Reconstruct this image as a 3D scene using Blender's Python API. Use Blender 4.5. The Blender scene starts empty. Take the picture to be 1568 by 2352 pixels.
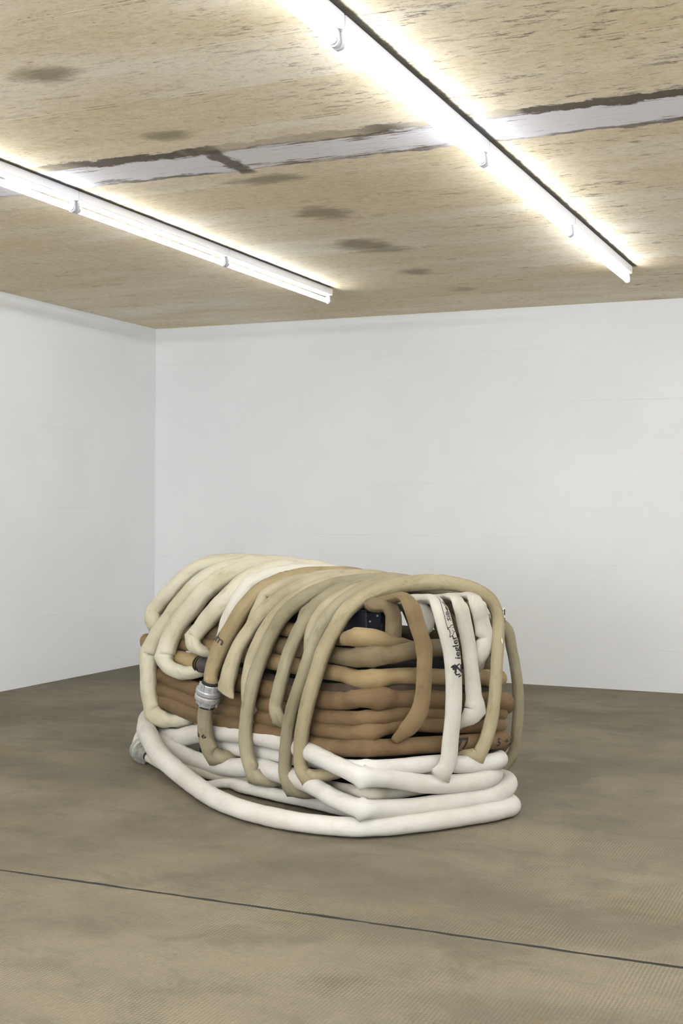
import bpy, bmesh, math, random
from mathutils import Vector, Matrix, noise
random.seed(7)
sc = bpy.context.scene
COL = sc.collection

# ------------------------------------------------------------------ camera
CAM_F, CAM_YAW, CAM_HOR, CAM_ROLL = 2991.09, 0.41336, 1170.88, 0.0055   # focal length in pixels of a 1568x2352 frame
cam = bpy.data.cameras.new('camera')
cam.sensor_fit = 'VERTICAL'; cam.sensor_height = 36.0; cam.sensor_width = 24.0
cam.lens = CAM_F / 2352 * 36.0
cam.shift_y = (CAM_HOR - 1176.0) / 2352
cam.clip_start = 0.05; cam.clip_end = 60
camo = bpy.data.objects.new('camera', cam); COL.objects.link(camo)
camo.location = (0, 0, 1.32)
camo.rotation_euler = (Matrix.Rotation(CAM_YAW, 4, 'Z') @ Matrix.Rotation(math.pi/2, 4, 'X') @ Matrix.Rotation(CAM_ROLL, 4, 'Z')).to_euler()
sc.camera = camo

# ------------------------------------------------------------------ world, exposure
SKY = 13.0          # even overcast fill light, let in by a window added behind the camera
wd = bpy.data.worlds.new('world'); sc.world = wd; wd.use_nodes = True
wd.node_tree.nodes['Background'].inputs[0].default_value = (0.92, 0.955, 1.0, 1)
wd.node_tree.nodes['Background'].inputs[1].default_value = SKY
sc.view_settings.view_transform = 'Standard'; sc.view_settings.look = 'None'
sc.view_settings.gamma = 1.0; sc.view_settings.use_curve_mapping = False
sc.view_settings.exposure = 0.0
TUBE_STRENGTH = 28.0          # tubes of the two rows in view
TUBE_STRENGTH_FILL = 96.0      # unseen tubes over and beside the camera, boosted as added fill light
TUBE_COLOR = (0.935, 0.965, 1.0)

# ------------------------------------------------------------------ room constants
XL, XR, YB, YF, CH = -5.99, 2.6, 9.65, -3.6, 2.871
JOINT_Y = 3.855
ROWS = [(-1.663, 3.732), (-3.765, 5.31), (0.44, 3.732)]   # x of the light row, y of one lamp joint
STEP = 1.518

FILL_WIN = (-5.0, 1.6, 0.9, 2.55)       # window added in the front wall for fill light: x0, x1, z0, z1
por = bpy.data.lights.new('fill_window_portal', 'AREA'); por.shape = 'RECTANGLE'; por.size = FILL_WIN[1]-FILL_WIN[0]; por.size_y = FILL_WIN[3]-FILL_WIN[2]; por.cycles.is_portal = True  # sampling portal for the added fill window
poro = bpy.data.objects.new('fill_window_portal', por); COL.objects.link(poro)
poro.location = ((FILL_WIN[0]+FILL_WIN[1])/2, YF-.12, (FILL_WIN[2]+FILL_WIN[3])/2); poro.rotation_euler = (math.pi/2, 0, 0)

# ------------------------------------------------------------------ helpers
def lin(r, g, b):
    f = lambda c: (c/255/12.92) if c/255 <= .04045 else ((c/255+.055)/1.055)**2.4
    return (f(r), f(g), f(b), 1)
def link(o, parent=None):
    COL.objects.link(o)
    if parent is not None: o.parent = parent
    return o
def mesh_obj(name, verts, faces, mat=None, parent=None, smooth=False, uvs=None):
    me = bpy.data.meshes.new(name); me.from_pydata(verts, [], faces); me.update()
    if smooth: me.polygons.foreach_set('use_smooth', [True]*len(me.polygons))
    if uvs is not None:
        ul = me.uv_layers.new(name='UVMap')
        ul.data.foreach_set('uv', [c for f in faces for i in f for c in uvs[i]])
    if mat: me.materials.append(mat)
    o = bpy.data.objects.new(name, me); return link(o, parent)
def bm_obj(name, bm, mat=None, parent=None, smooth=False):
    me = bpy.data.meshes.new(name); bm.normal_update(); bm.to_mesh(me); bm.free()
    if smooth: me.polygons.foreach_set('use_smooth', [True]*len(me.polygons))
    if mat: me.materials.append(mat)
    o = bpy.data.objects.new(name, me); return link(o, parent)
def tag(o, label=None, cat=None, group=None, kind=None):
    if label: o['label'] = label
    if cat: o['category'] = cat
    if group: o['group'] = group
    if kind: o['kind'] = kind
    return o
def empty(name, loc):
    o = bpy.data.objects.new(name, None); o.empty_display_size = .1; o.location = loc; return link(o)
def box(bm, x0, x1, y0, y1, z0, z1, M=None, bevel=0):
    r = bmesh.ops.create_cube(bm, size=1)
    vs = r['verts']
    for v in vs:
        v.co = Vector((x0+(v.co.x+.5)*(x1-x0), y0+(v.co.y+.5)*(y1-y0), z0+(v.co.z+.5)*(z1-z0)))
    if bevel:
        es = list({e for v in vs for e in v.link_edges})
        rr = bmesh.ops.bevel(bm, geom=es, offset=bevel, segments=2, affect='EDGES', profile=.6)
        vs = list({v for f in rr['faces'] for v in f.verts} | {v for v in vs if v.is_valid})
    if M is not None:
        for v in vs: v.co = M @ v.co
    return vs
def lathe(bm, prof, seg=40, M=None):
    """closed surface of revolution about z from (r, z) pairs"""
    rings = []
    for r, z in prof:
        if r < 1e-5: rings.append([bm.verts.new((0, 0, z))])
        else: rings.append([bm.verts.new((r*math.cos(2*math.pi*k/seg), r*math.sin(2*math.pi*k/seg), z)) for k in range(seg)])
    for a, b in zip(rings, rings[1:]):
        for k in range(seg):
            k2 = (k+1) % seg
            if len(a) == 1 and len(b) == 1: continue
            if len(a) == 1: bm.faces.new((a[0], b[k2], b[k]))
            elif len(b) == 1: bm.faces.new((a[k], a[k2], b[0]))
            else: bm.faces.new((a[k], a[k2], b[k2], b[k]))
    if M is not None:
        for R in rings:
            for v in R: v.co = M @ v.co
    bmesh.ops.recalc_face_normals(bm, faces=bm.faces)
def axis_matrix(p, d, ref=Vector((0, 0, 1))):
    z = Vector(d).normalized(); x = ref.cross(z)
    if x.length < 1e-3: x = Vector((1, 0, 0)).cross(z)
    x.normalize(); y = z.cross(x)
    M = Matrix((x, y, z)).transposed().to_4x4(); M.translation = Vector(p); return M

# node helper
class NT:
    def __init__(s, name):
        s.m = bpy.data.materials.new(name); s.m.use_nodes = True
        s.t = s.m.node_tree; s.b = s.t.nodes['Principled BSDF']
    def n(s, typ, ins=None, **kw):
        nd = s.t.nodes.new('ShaderNode'+typ)
        for k, v in kw.items(): setattr(nd, k, v)
        for k, v in (ins or {}).items(): s.set(nd.inputs[k], v)
        return nd
    def set(s, sock, v):
        if hasattr(v, 'is_linked') or hasattr(v, 'links'): s.t.links.new(v, sock)
        else: sock.default_value = v
    def math(s, op, a, b=0.0, clamp=False):
        nd = s.n('Math', {0: a, 1: b}, operation=op, use_clamp=clamp); return nd.outputs[0]
    def mix(s, f, a, b, typ='MIX'):
        nd = s.n('Mix', data_type='RGBA', blend_type=typ); s.set(nd.inputs[0], f); s.set(nd.inputs[6], a); s.set(nd.inputs[7], b); return nd.outputs[2]
    def ramp(s, f, stops):
        nd = s.n('ValToRGB', {0: f}); cr = nd.color_ramp
        while len(cr.elements) < len(stops): cr.elements.new(.5)
        for e, (p, c) in zip(cr.elements, stops):
            e.position = p; e.color = c if len(c) == 4 else (*c, 1)
        return nd.outputs[0]
    def step(s, f, lo, hi):
        nd = s.n('MapRange', {0: f, 1: lo, 2: hi, 3: 0.0, 4: 1.0}, interpolation_type='SMOOTHSTEP'); return nd.outputs[0]
    def noise(s, vec, scale, detail=4, rough=.55, dist=0):
        nd = s.n('TexNoise', {'Vector': vec, 'Scale': scale, 'Detail': float(detail), 'Roughness': rough, 'Distortion': float(dist)}); return nd.outputs[0]
    def pos(s): return s.n('NewGeometry').outputs['Position']
    def scaled(s, vec, x, y, z):
        return s.n('VectorMath', {0: vec, 1: (x, y, z)}, operation='MULTIPLY').outputs[0]
    def bump(s, h, strength, dist=.01, normal=None):
        ins = {'Strength': strength, 'Distance': dist, 'Height': h}
        if normal is not None: ins['Normal'] = normal
        return s.n('Bump', ins).outputs[0]
    def out(s, color=None, rough=None, normal=None, **kw):
        if color is not None: s.set(s.b.inputs['Base Color'], color)
        if rough is not None: s.set(s.b.inputs['Roughness'], rough)
        if normal is not None: s.set(s.b.inputs['Normal'], normal)
        for k, v in kw.items(): s.set(s.b.inputs[k.replace('_', ' ')], v)
        return s.m

# ------------------------------------------------------------------ setting materials
def mat_wall():
    t = NT('whitewashed_wall'); P = t.pos(); sep = t.n('SeparateXYZ', {0: P})
    big = t.noise(P, .7, 4); fine = t.noise(P, 40, 6)
    col = t.mix(t.step(big, .3, .7), lin(232, 233, 235), lin(239, 240, 240))
    # faint courses of the painted wall
    zz = t.math('ADD', sep.outputs[2], t.math('MULTIPLY', t.noise(P, 2.5, 3), .02))
    fr = t.math('FRACT', t.math('MULTIPLY', zz, 1/.205))
    ln = t.math('SUBTRACT', 1.0, t.step(t.math('ABSOLUTE', t.math('SUBTRACT', fr, .5)), .0, .022))
    gate = t.step(t.noise(t.scaled(P, .55, .55, 3.0), 1.6, 3), .48, .66)
    ln = t.math('MULTIPLY', ln, gate)
    col = t.mix(t.math('MULTIPLY', ln, .16), col, lin(196, 196, 198))
    h = t.math('ADD', t.math('MULTIPLY', fine, .25), t.math('ADD', t.noise(t.scaled(P, 1, 1, 3), 5, 5), t.math('MULTIPLY', ln, -.9)))
    return t.out(col, .85, t.bump(h, .22, .006))
def mat_floor():
    t = NT('waffle_rolled_concrete'); P = t.pos(); sep = t.n('SeparateXYZ', {0: P})
    w = t.noise(P, 3, 3)
    X = t.math('ADD', sep.outputs[0], t.math('MULTIPLY', w, .018)); Y = t.math('ADD', sep.outputs[1], t.math('MULTIPLY', w, .02))
    pit = 2*math.pi/.0125
    sx = t.math('SINE', t.math('MULTIPLY', X, pit)); sy = t.math('SINE', t.math('MULTIPLY', Y, pit))
    waf = t.math('ADD', t.math('MULTIPLY', sx, .6), t.math('MULTIPLY', sy, .4))
    wear = t.step(t.noise(P, 2.2, 6, .68), .44, .62)
    a = t.noise(t.scaled(P, .9, 1.2, 1), .9, 6, .62); b = t.noise(t.scaled(P, 1, 1.25, 1), 2.9, 7, .7, .4); c = t.noise(P, 60, 5, .7)
    col = t.mix(t.step(a, .36, .64), lin(97, 90, 74), lin(126, 117, 97))
    col = t.mix(t.math('MULTIPLY', t.step(b, .48, .68), .6), col, lin(85, 81, 65))
    col = t.mix(t.math('MULTIPLY', t.step(t.noise(P, 1.3, 4, .6, .5), .53, .68), .62), col, lin(134, 125, 106))
    col = t.mix(t.math('MULTIPLY', t.step(t.noise(t.scaled(P, .8, 1.6, 1), 1.9, 3, .5, 1.0), .6, .74), .5), col, lin(122, 109, 69))
    col = t.mix(t.math('MULTIPLY', t.step(t.noise(t.scaled(P, .6, 2.2, 1), 2.3, 5, .65), .6, .78), .5), col, lin(76, 70, 58))
    col = t.mix(t.math('MULTIPLY', t.step(c, .3, .75), .34), col, lin(70, 65, 53))
    hi = t.math('MULTIPLY', t.step(waf, .25, .9), t.math('ADD', .04, t.math('MULTIPLY', wear, .5)))
    col = t.mix(hi, col, lin(148, 140, 116))
    lo = t.math('MULTIPLY', t.step(t.math('MULTIPLY', waf, -1.0), .3, .9), t.math('ADD', .08, t.math('MULTIPLY', wear, .3)))
    col = t.mix(lo, col, lin(67, 61, 48))
    h = t.math('ADD', t.math('MULTIPLY', waf, .5), t.math('MULTIPLY', c, .7))
    return t.out(col, .8, t.bump(h, .35, .003))
def mat_ceiling():
    t = NT('board_marked_ceiling'); P = t.pos(); sep = t.n('SeparateXYZ', {0: P}); X, Y = sep.outputs[0], sep.outputs[1]
    st = t.scaled(P, .55, 1.7, 1)
    a = t.noise(st, 2.2, 6, .65); b = t.noise(t.scaled(P, .6, 1, 1), .9, 4)
    brd = t.noise(t.n('CombineXYZ', {0: t.math('MULTIPLY', X, .12), 1: t.math('FLOOR', t.math('MULTIPLY', t.math('ADD', Y, .428), 1/.4245))}).outputs[0], 2.7, 1)
    col = t.mix(t.step(a, .34, .68), lin(221, 206, 176), lin(239, 230, 213))
    col = t.mix(t.math('MULTIPLY', t.step(b, .42, .7), .6), col, lin(226, 211, 178))
    col = t.mix(t.math('MULTIPLY', t.step(brd, .4, .66), .6), col, lin(212, 193, 154))
    fine = t.noise(t.scaled(P, .75, 1.3, 1), 34, 6, .75); grit = t.noise(P, 120, 3, .7)
    col = t.mix(t.math('MULTIPLY', t.step(fine, .48, .72), .38), col, lin(164, 144, 106))
    col = t.mix(t.math('MULTIPLY', t.step(grit, .5, .75), .28), col, lin(142, 124, 92))
    col = t.mix(t.math('MULTIPLY', t.step(fine, .54, .32), .35), col, lin(238, 230, 212))
    # dark crumbly patches and streaks along the boards, denser on the right
    sk = t.noise(t.scaled(P, .45, 1.7, 1), 12, 10, .8); reg = t.math('ADD', t.noise(t.scaled(P, .6, 1.0, 1), 1.6, 5, .65), t.math('MULTIPLY', t.step(X, -2.4, -1.2), .11))
    m = t.math('MULTIPLY', t.step(sk, .55, .61), t.step(reg, .50, .64))
    m = t.math('MULTIPLY', m, t.math('ADD', .3, t.math('MULTIPLY', t.step(X, -2.6, -1.7), .7)))
    col = t.mix(t.math('MULTIPLY', m, .82), col, lin(92, 76, 56))
    sk2 = t.noise(t.scaled(P, .6, 1.8, 1), 24, 7, .72)
    m2 = t.step(sk2, .615, .665)
    col = t.mix(t.math('MULTIPLY', m2, .6), col, lin(108, 90, 66))
    sk3 = t.noise(t.scaled(P, .45, 1.9, 1), 9, 7, .74)
    col = t.mix(t.math('MULTIPLY', t.step(sk3, .60, .68), .55), col, lin(236, 229, 214))
    # board seams
    yy = t.math('ADD', Y, t.math('MULTIPLY', t.noise(P, 3, 3), .012))
    fr = t.math('ABSOLUTE', t.math('SUBTRACT', t.math('FRACT', t.math('MULTIPLY', t.math('ADD', yy, .216), 1/.4245)), .5))
    seam = t.math('MULTIPLY', t.math('SUBTRACT', 1.0, t.step(fr, .0, .014)), t.step(t.noise(t.scaled(P, 1.2, .3, 1), 2.2, 4), .42, .56))
    col = t.mix(t.math('MULTIPLY', seam, .7), col, lin(238, 228, 205))
    sd = t.math('MULTIPLY', t.math('SUBTRACT', 1.0, t.step(t.math('ABSOLUTE', t.math('SUBTRACT', fr, .03)), .0, .018)), t.step(t.noise(t.scaled(P, 2.5, .3, 1), 3, 5, .7), .52, .6))
    col = t.mix(t.math('MULTIPLY', sd, .6), col, lin(104, 86, 62))
    # old mounting patches midway between the lamp rows
    for (px, py, rx, ry, s) in ((-2.85, 3.84, .13, .085, .9), (-2.85, 4.66, .12, .06, .75), (-2.80, 5.47, .20, .08, .8), (-2.83, 6.2, .15, .15, .85), (-2.96, 7.02, .17, .17, .9), (-2.88, 7.2, .16, .1, .6), (-2.98, 7.96, .11, .12, .7), (-2.9, 8.7, .1, .1, .4), (-2.85, 3.05, .12, .1, .8)):
        d = t.n('VectorMath', {0: t.n('VectorMath', {0: P, 1: (px, py, CH)}, operation='SUBTRACT').outputs[0], 1: (1/rx, 1/ry, 0)}, operation='MULTIPLY').outputs[0]
        L = t.n('VectorMath', {0: d}, operation='LENGTH').outputs['Value']
        L = t.math('ADD', L, t.math('MULTIPLY', t.math('SUBTRACT', t.noise(t.scaled(P, .6, 1.3, 1), 9, 5, .65), .5), 1.7))
        col = t.mix(t.math('MULTIPLY', t.math('SUBTRACT', 1.0, t.step(L, .55, 1.35)), s*.8), col, lin(128, 114, 82))
        col = t.mix(t.math('MULTIPLY', t.math('SUBTRACT', 1.0, t.step(L, .4, .75)), s*.65), col, lin(146, 134, 112))
    # peeling white painted strip across the room, with dark ragged edges
    wob = t.math('MULTIPLY', t.math('SUBTRACT', t.noise(t.scaled(P, .8, 1.5, 1), 5, 7, .68), .5), .17)
    yb = t.math('ADD', Y, wob)
    band = t.math('MULTIPLY', t.step(yb, 4.93, 4.955), t.math('SUBTRACT', 1.0, t.step(yb, 5.255, 5.28)))
    yd = t.math('ADD', yb, t.math('MULTIPLY', t.math('SUBTRACT', t.noise(t.scaled(P, 1.2, 2, 1), 14, 6, .75), .5), .10))
    dark = t.math('MULTIPLY', t.step(yd, 4.855, 4.875), t.math('SUBTRACT', 1.0, t.step(yd, 4.955, 4.975)))
    dark2 = t.math('MULTIPLY', t.step(yb, 5.23, 5.245), t.math('SUBTRACT', 1.0, t.step(yb, 5.27, 5.285)))
    thick = t.step(t.noise(t.scaled(P, 1.0, .2, 1), 1.7, 3), .40, .52)
    edge = t.math('MULTIPLY', t.math('ABSOLUTE', t.math('SUBTRACT', yb, 5.105)), .9)
    peel = t.math('MULTIPLY', band, t.math('SUBTRACT', 1.0, t.step(t.math('ADD', t.math('ADD', t.noise(t.scaled(P, .22, 2.4, 1), 12, 8, .78), edge), t.math('MULTIPLY', t.noise(t.scaled(P, 1, .4, 1), 1.9, 2), .28)), .775, .85)))
    col = t.mix(band, col, lin(120, 104, 84))
    col = t.mix(peel, col, lin(226, 223, 227))
    col = t.mix(t.math('MULTIPLY', dark, t.math('ADD', .3, t.math('MULTIPLY', thick, .65))), col, lin(74, 62, 46))
    col = t.mix(t.math('MULTIPLY', dark2, t.math('MULTIPLY', thick, .75)), col, lin(84, 72, 52))
    # crack of bare dark concrete crossing the strip
    cx = t.math('ADD', X, t.math('MULTIPLY', t.math('SUBTRACT', t.noise(P, 9, 5, .7), .5), .16))
    crack = t.math('MULTIPLY', t.math('MULTIPLY', t.step(cx, -2.86, -2.83), t.math('SUBTRACT', 1.0, t.step(cx, -2.78, -2.75))), t.math('MULTIPLY', t.step(Y, 4.9, 4.95), t.math('SUBTRACT', 1.0, t.step(Y, 5.3, 5.36))))
    col = t.mix(t.math('MULTIPLY', crack, .9), col, lin(82, 70, 52))
    # dark ragged line beside every lamp housing: its cast shadow painted in, with grime
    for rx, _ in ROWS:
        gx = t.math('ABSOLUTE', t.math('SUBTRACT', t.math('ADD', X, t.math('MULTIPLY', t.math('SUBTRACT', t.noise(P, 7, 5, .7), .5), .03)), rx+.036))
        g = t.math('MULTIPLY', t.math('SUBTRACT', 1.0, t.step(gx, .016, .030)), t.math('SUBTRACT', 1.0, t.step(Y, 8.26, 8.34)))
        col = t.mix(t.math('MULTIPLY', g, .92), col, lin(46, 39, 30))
    h = t.math('ADD', t.math('MULTIPLY', t.noise(t.scaled(P, .5, 1.6, 1), 30, 6, .7), .7), t.math('ADD', t.math('MULTIPLY', seam, 1.2), t.math('ADD', t.math('MULTIPLY', m, -1.0), t.math('MULTIPLY', peel, .8))))
    return t.out(col, .9, t.bump(h, .5, .006))
def plain(name, rgb, rough=.5, metal=0.0, nscale=0, namp=.1):
    t = NT(name); c = lin(*rgb)
    if nscale:
        P = t.n('TexCoord').outputs['Object']
        c = t.mix(t.math('MULTIPLY', t.step(t.noise(P, nscale, 5, .65), .45, .7), namp), c, lin(*[v*.45 for v in rgb]))
    return t.out(c, rough, Metallic=metal)
def emit(name, col, s):
    t = NT(name); return t.out(lin(250, 250, 250), .3, Emission_Color=(*col, 1), Emission_Strength=s)
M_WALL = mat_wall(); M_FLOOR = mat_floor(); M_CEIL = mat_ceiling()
M_GROOVE = plain('joint_filler', (30, 27, 26), .9)
M_HOUSE = plain('lamp_enamel', (236, 236, 240), .4)
M_HOLDER = plain('lamp_holder_plastic', (196, 196, 204), .5)
M_TUBE = emit('lit_tube', TUBE_COLOR, TUBE_STRENGTH)
M_TUBE_FILL = emit('lit_fill_tube', TUBE_COLOR, TUBE_STRENGTH_FILL)  # fill light from the boosted lamps out of view
M_CAP = plain('tube_cap_metal', (190, 190, 195), .35, .8)
M_ALU = plain('cast_aluminium', (180, 180, 182), .38, .5, 45, .4)
M_ALUD = plain('weathered_aluminium', (165, 165, 156), .5, .35, 50, .5)
M_RUBBER = plain('black_rubber', (28, 27, 26), .7)
M_DARKMETAL = plain('dark_coupling_metal', (64, 56, 60), .5, .3, 40, .4)
M_BLUE = plain('dark_blue_enamel', (19, 21, 34), .45, 0, 12, .4)
M_BLACK = plain('shade_fill_black', (17, 16, 17), .6)
M_INK = plain('black_ink', (26, 24, 24), .7)
M_INKPURPLE = plain('faded_ink', (58, 50, 62), .8)
M_INKGREY = plain('pale_grey_ink', (112, 104, 84), .8)
M_STRAP = plain('white_printed_strap', (226, 224, 216), .6)

# ------------------------------------------------------------------ room
def structure(name, x0, x1, y0, y1, z0, z1, mat):
    bm = bmesh.new(); box(bm, x0, x1, y0, y1, z0, z1)
    o = bm_obj(name, bm, mat); o['kind'] = 'structure'; return o
structure('wall_left', XL-.2, XL, YF-.2, YB+.2, -.1, CH+.2, M_WALL)
structure('wall_back', XL, XR, YB, YB+.2, -.1, CH+.2, M_WALL)
structure('wall_right', XR, XR+.2, YF-.2, YB+.2, -.1, CH+.2, M_WALL)
bm = bmesh.new()
for q in ((XL, FILL_WIN[0], -.1, CH+.2), (FILL_WIN[1], XR, -.1, CH+.2), (FILL_WIN[0], FILL_WIN[1], -.1, FILL_WIN[2]), (FILL_WIN[0], FILL_WIN[1], FILL_WIN[3], CH+.2)):
    box(bm, q[0], q[1], YF-.2, YF, q[2], q[3])
bm_obj('wall_front', bm, M_WALL)['kind'] = 'structure'
wf = structure('fill_window_1', FILL_WIN[0], FILL_WIN[1], YF-.19, YF+.03, FILL_WIN[2]-.04, FILL_WIN[2], M_HOUSE)  # added window, out of view, there to let in fill light
for x in [FILL_WIN[0]+(FILL_WIN[1]-FILL_WIN[0])*k/5 for k in range(6)]:
    bm = bmesh.new(); box(bm, x-.025, x+.025, YF-.16, YF-.11, FILL_WIN[2], FILL_WIN[3]); bm_obj('fill_window_mullion', bm, M_HOUSE, wf)
for z in (FILL_WIN[2]+.02, FILL_WIN[3]-.02):
    bm = bmesh.new(); box(bm, FILL_WIN[0], FILL_WIN[1], YF-.16, YF-.11, z-.02, z+.02); bm_obj('fill_window_rail', bm, M_HOUSE, wf)
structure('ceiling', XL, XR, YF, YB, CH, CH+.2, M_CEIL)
flo = structure('floor', XL, XR, YF, YB, -.1, -.02, M_GROOVE)
def slab(y0, y1, jag0, jag1):
    """one concrete slab, chipped along the edge that faces the joint"""
    n = 420; vs = []; fs = []
    for i in range(n+1):
        x = XL+(XR-XL)*i/n
        j = .006*noise.noise(Vector((x*9, y0*3, 0)))+.0035*noise.noise(Vector((x*31, y1, 2)))
        a = y0+(j if jag0 else 0); b = y1+(j if jag1 else 0)
        vs += [(x, a, -.02), (x, a, -.0012), (x, a+(.002 if jag0 else 0), 0), (x, b-(.002 if jag1 else 0), 0), (x, b, -.0012), (x, b, -.02)]
        if i:
            k = 6*i
            for q in range(5): fs.append((k-6+q, k+q, k+q+1, k-6+q+1))
    fs.append(tuple(range(6))); fs.append(tuple(6*n+5-q for q in range(6)))
    bm = bmesh.new(); 
    bv = [bm.verts.new(v) for v in vs]
    for f in fs: bm.faces.new([bv[i] for i in f])
    bmesh.ops.recalc_face_normals(bm, faces=bm.faces)
    return bm_obj('floor_slab', bm, M_FLOOR, flo)
slab(YF, JOINT_Y-.010, False, True)
slab(JOINT_Y+.010, YB, True, False)
bm = bmesh.new(); box(bm, XL, XR, JOINT_Y-.022, JOINT_Y+.022, -.0195, -.0018); bm_obj('joint_filler', bm, M_GROOVE, flo)

# ------------------------------------------------------------------ lamps
ZT = CH-.086      # tube centre line
def fixture(x, y0, label, group, mt):
    e = empty('fluorescent_batten_light', (x, y0, CH)); tag(e, label, 'ceiling light', group)
    L = STEP-.004
    bm = bmesh.new(); box(bm, -.031, .031, .002, L, -.048, 0, bevel=.006); bm_obj('housing', bm, M_HOUSE, e)
    bm = bmesh.new(); box(bm, -.024, .024, .03, L-.03, -.0505, -.0482); bm_obj('reflector_tray', bm, M_HOUSE, e)
    M = Matrix.Translation((0, .022, -.086)) @ Matrix.Rotation(-math.pi/2, 4, 'X')
    bm = bmesh.new(); lathe(bm, [(0, .012), (.015, .012), (.015, L-.052), (0, L-.052)], 20, M); bm_obj('tube', bm, mt, e, True)
    for a, b in ((.001, .0125), (L-.0525, L-.041)):
        bm = bmesh.new(); lathe(bm, [(0, a), (.0152, a), (.0152, b), (0, b)], 20, M); bm_obj('tube_cap', bm, M_CAP, e, True)
    for yy in (.004, L-.022):
        bm = bmesh.new()
        prof = []
        for k in range(13):
            a = math.pi*k/12; prof.append((-.019*math.cos(a), -.088-.019*math.sin(a)))
        prof += [(.014, -.05), (-.014, -.05)]
        A = [bm.verts.new((px, yy, pz)) for px, pz in prof]; B2 = [bm.verts.new((px, yy+.018, pz)) for px, pz in prof]
        bm.faces.new(A); bm.faces.new(B2[::-1])
        for k in range(len(A)): bm.faces.new((A[k], B2[k], B2[(k+1) % len(A)], A[(k+1) % len(A)]))
        bmesh.ops.recalc_face_normals(bm, faces=bm.faces)
        bmesh.ops.bevel(bm, geom=[ed for ed in bm.edges if abs(ed.calc_face_angle(0)) > 1.2], offset=.002, segments=1, affect='EDGES')
        bm_obj('lamp_holder', bm, M_HOLDER, e)
    return e
ORD = ['farthest', 'second farthest', 'third farthest', 'fourth farthest', 'fifth farthest', 'sixth farthest', 'seventh farthest']
SIDE = {0: 'right', 1: 'left'}
for ri, (x, yj) in enumerate(ROWS):
    ends = yj + STEP*(3 if ri != 1 else 2)
    k = 0
    y = ends-STEP
    while y > YF+.1 and k < 8:
        if ri < 2 and k < 4-(ri == 1):
            lab = f'lit fluorescent tube lamp, {ORD[k]} in the {SIDE[ri]} ceiling row'
            g = f'fluorescent lamps of the {SIDE[ri]} row'; mt = M_TUBE
        else:
            lab = 'added fluorescent tube lamp out of view, boosted as fill light'; g = 'added fill lamps out of view'; mt = M_TUBE_FILL
        fixture(x, y, lab, g, mt)
        y -= STEP; k += 1

# ------------------------------------------------------------------ hose materials
def fabric(name, base, dirt, weave=.5, stain=.5, fine=.0055, coarse=False):
    t = NT(name); tc = t.n('TexCoord'); uv = tc.outputs['UV']; ob = t.pos()
    s = t.n('SeparateXYZ', {0: uv}); U, V = s.outputs[0], s.outputs[1]
    k = 2*math.pi/fine
    d1 = t.math('SINE', t.math('MULTIPLY', t.math('ADD', U, V), k))
    d2 = t.math('SINE', t.math('MULTIPLY', t.math('SUBTRACT', U, t.math('MULTIPLY', V, .9)), k*1.6))
    wv = t.math('ADD', t.math('MULTIPLY', d1, .75), t.math('MULTIPLY', d2, .25))
    n1 = t.noise(ob, 7, 6, .65); n2 = t.noise(t.scaled(uv, 9, 2.2, 1), 3.0, 6, .7); n3 = t.noise(ob, 90, 4, .7); n4 = t.noise(ob, 2.2, 3)
    b = lin(*base); d = lin(*dirt)
    col = t.mix(t.math('MULTIPLY', t.step(n4, .38, .66), .75*stain), b, d)
    col = t.mix(t.math('MULTIPLY', t.step(n1, .45, .75), .7*stain), col, d)
    col = t.mix(t.math('MULTIPLY', t.step(n2, .50, .72), .75*stain), col, lin(*[v*.82 for v in dirt]))
    sp = t.math('MULTIPLY', t.step(t.noise(ob, 38, 5, .75), .68, .76), .45*stain+.08)
    col = t.mix(sp, col, lin(*[v*.5 for v in dirt]))
    col = t.mix(t.math('MULTIPLY', t.step(t.math('MULTIPLY', d1, -1.0), .1, .95), .16*weave), col, lin(*[v*.55 for v in dirt]))
    h = t.math('ADD', t.math('MULTIPLY', wv, weave), t.math('ADD', t.math('MULTIPLY', n3, .35), t.math('MULTIPLY', n2, .9)))
    return t.out(col, .78, t.bump(h, .28, .0016), Sheen_Weight=.0)
FAB = {
 'palest': fabric('pale_hose_fabric', (203, 200, 187), (180, 174, 150), .15, .5),
 'cream': fabric('cream_hose_fabric', (199, 194, 175), (166, 157, 124), .18, .75),
 'sandpale': fabric('sand_hose_fabric', (172, 162, 137), (130, 118, 88), .2, .75),
 'sand': fabric('yellowed_hose_fabric', (153, 137, 103), (116, 100, 67), .2, .8),
 'olive': fabric('olive_stained_hose_fabric', (149, 141, 117), (110, 101, 75), .2, .85),
 'tanolive': fabric('tan_olive_hose_fabric', (159, 148, 120), (117, 104, 74), .2, .8),
 'khaki': fabric('khaki_hose_fabric', (118, 103, 76), (86, 74, 52), .6, .8),
 'khakibrown': fabric('khaki_brown_hose_fabric', (122, 102, 70), (94, 77, 50), .9, .8, .0065),
 'tan': fabric('tan_hose_fabric', (144, 125, 90), (120, 97, 64), .5, .8),
 'sandtan': fabric('sandy_tan_hose_fabric', (163, 142, 102), (133, 113, 76), .25, .7),
 'brown': fabric('brown_hose_fabric', (112, 89, 59), (80, 60, 37), .9, .8, .0065),
 'darkbrown': fabric('dark_brown_hose_fabric', (68, 52, 37), (41, 33, 25), .6, .8),
 'white': fabric('white_hose_rubber', (205, 202, 196), (171, 160, 140), .12, .38),
 'creamwhite': fabric('creamy_white_hose_rubber', (192, 187, 174), (157, 144, 120), .12, .5),
 'whitecloth': fabric('white_woven_hose_fabric', (197, 194, 185), (166, 157, 133), .85, .42, .0065),
}
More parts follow.
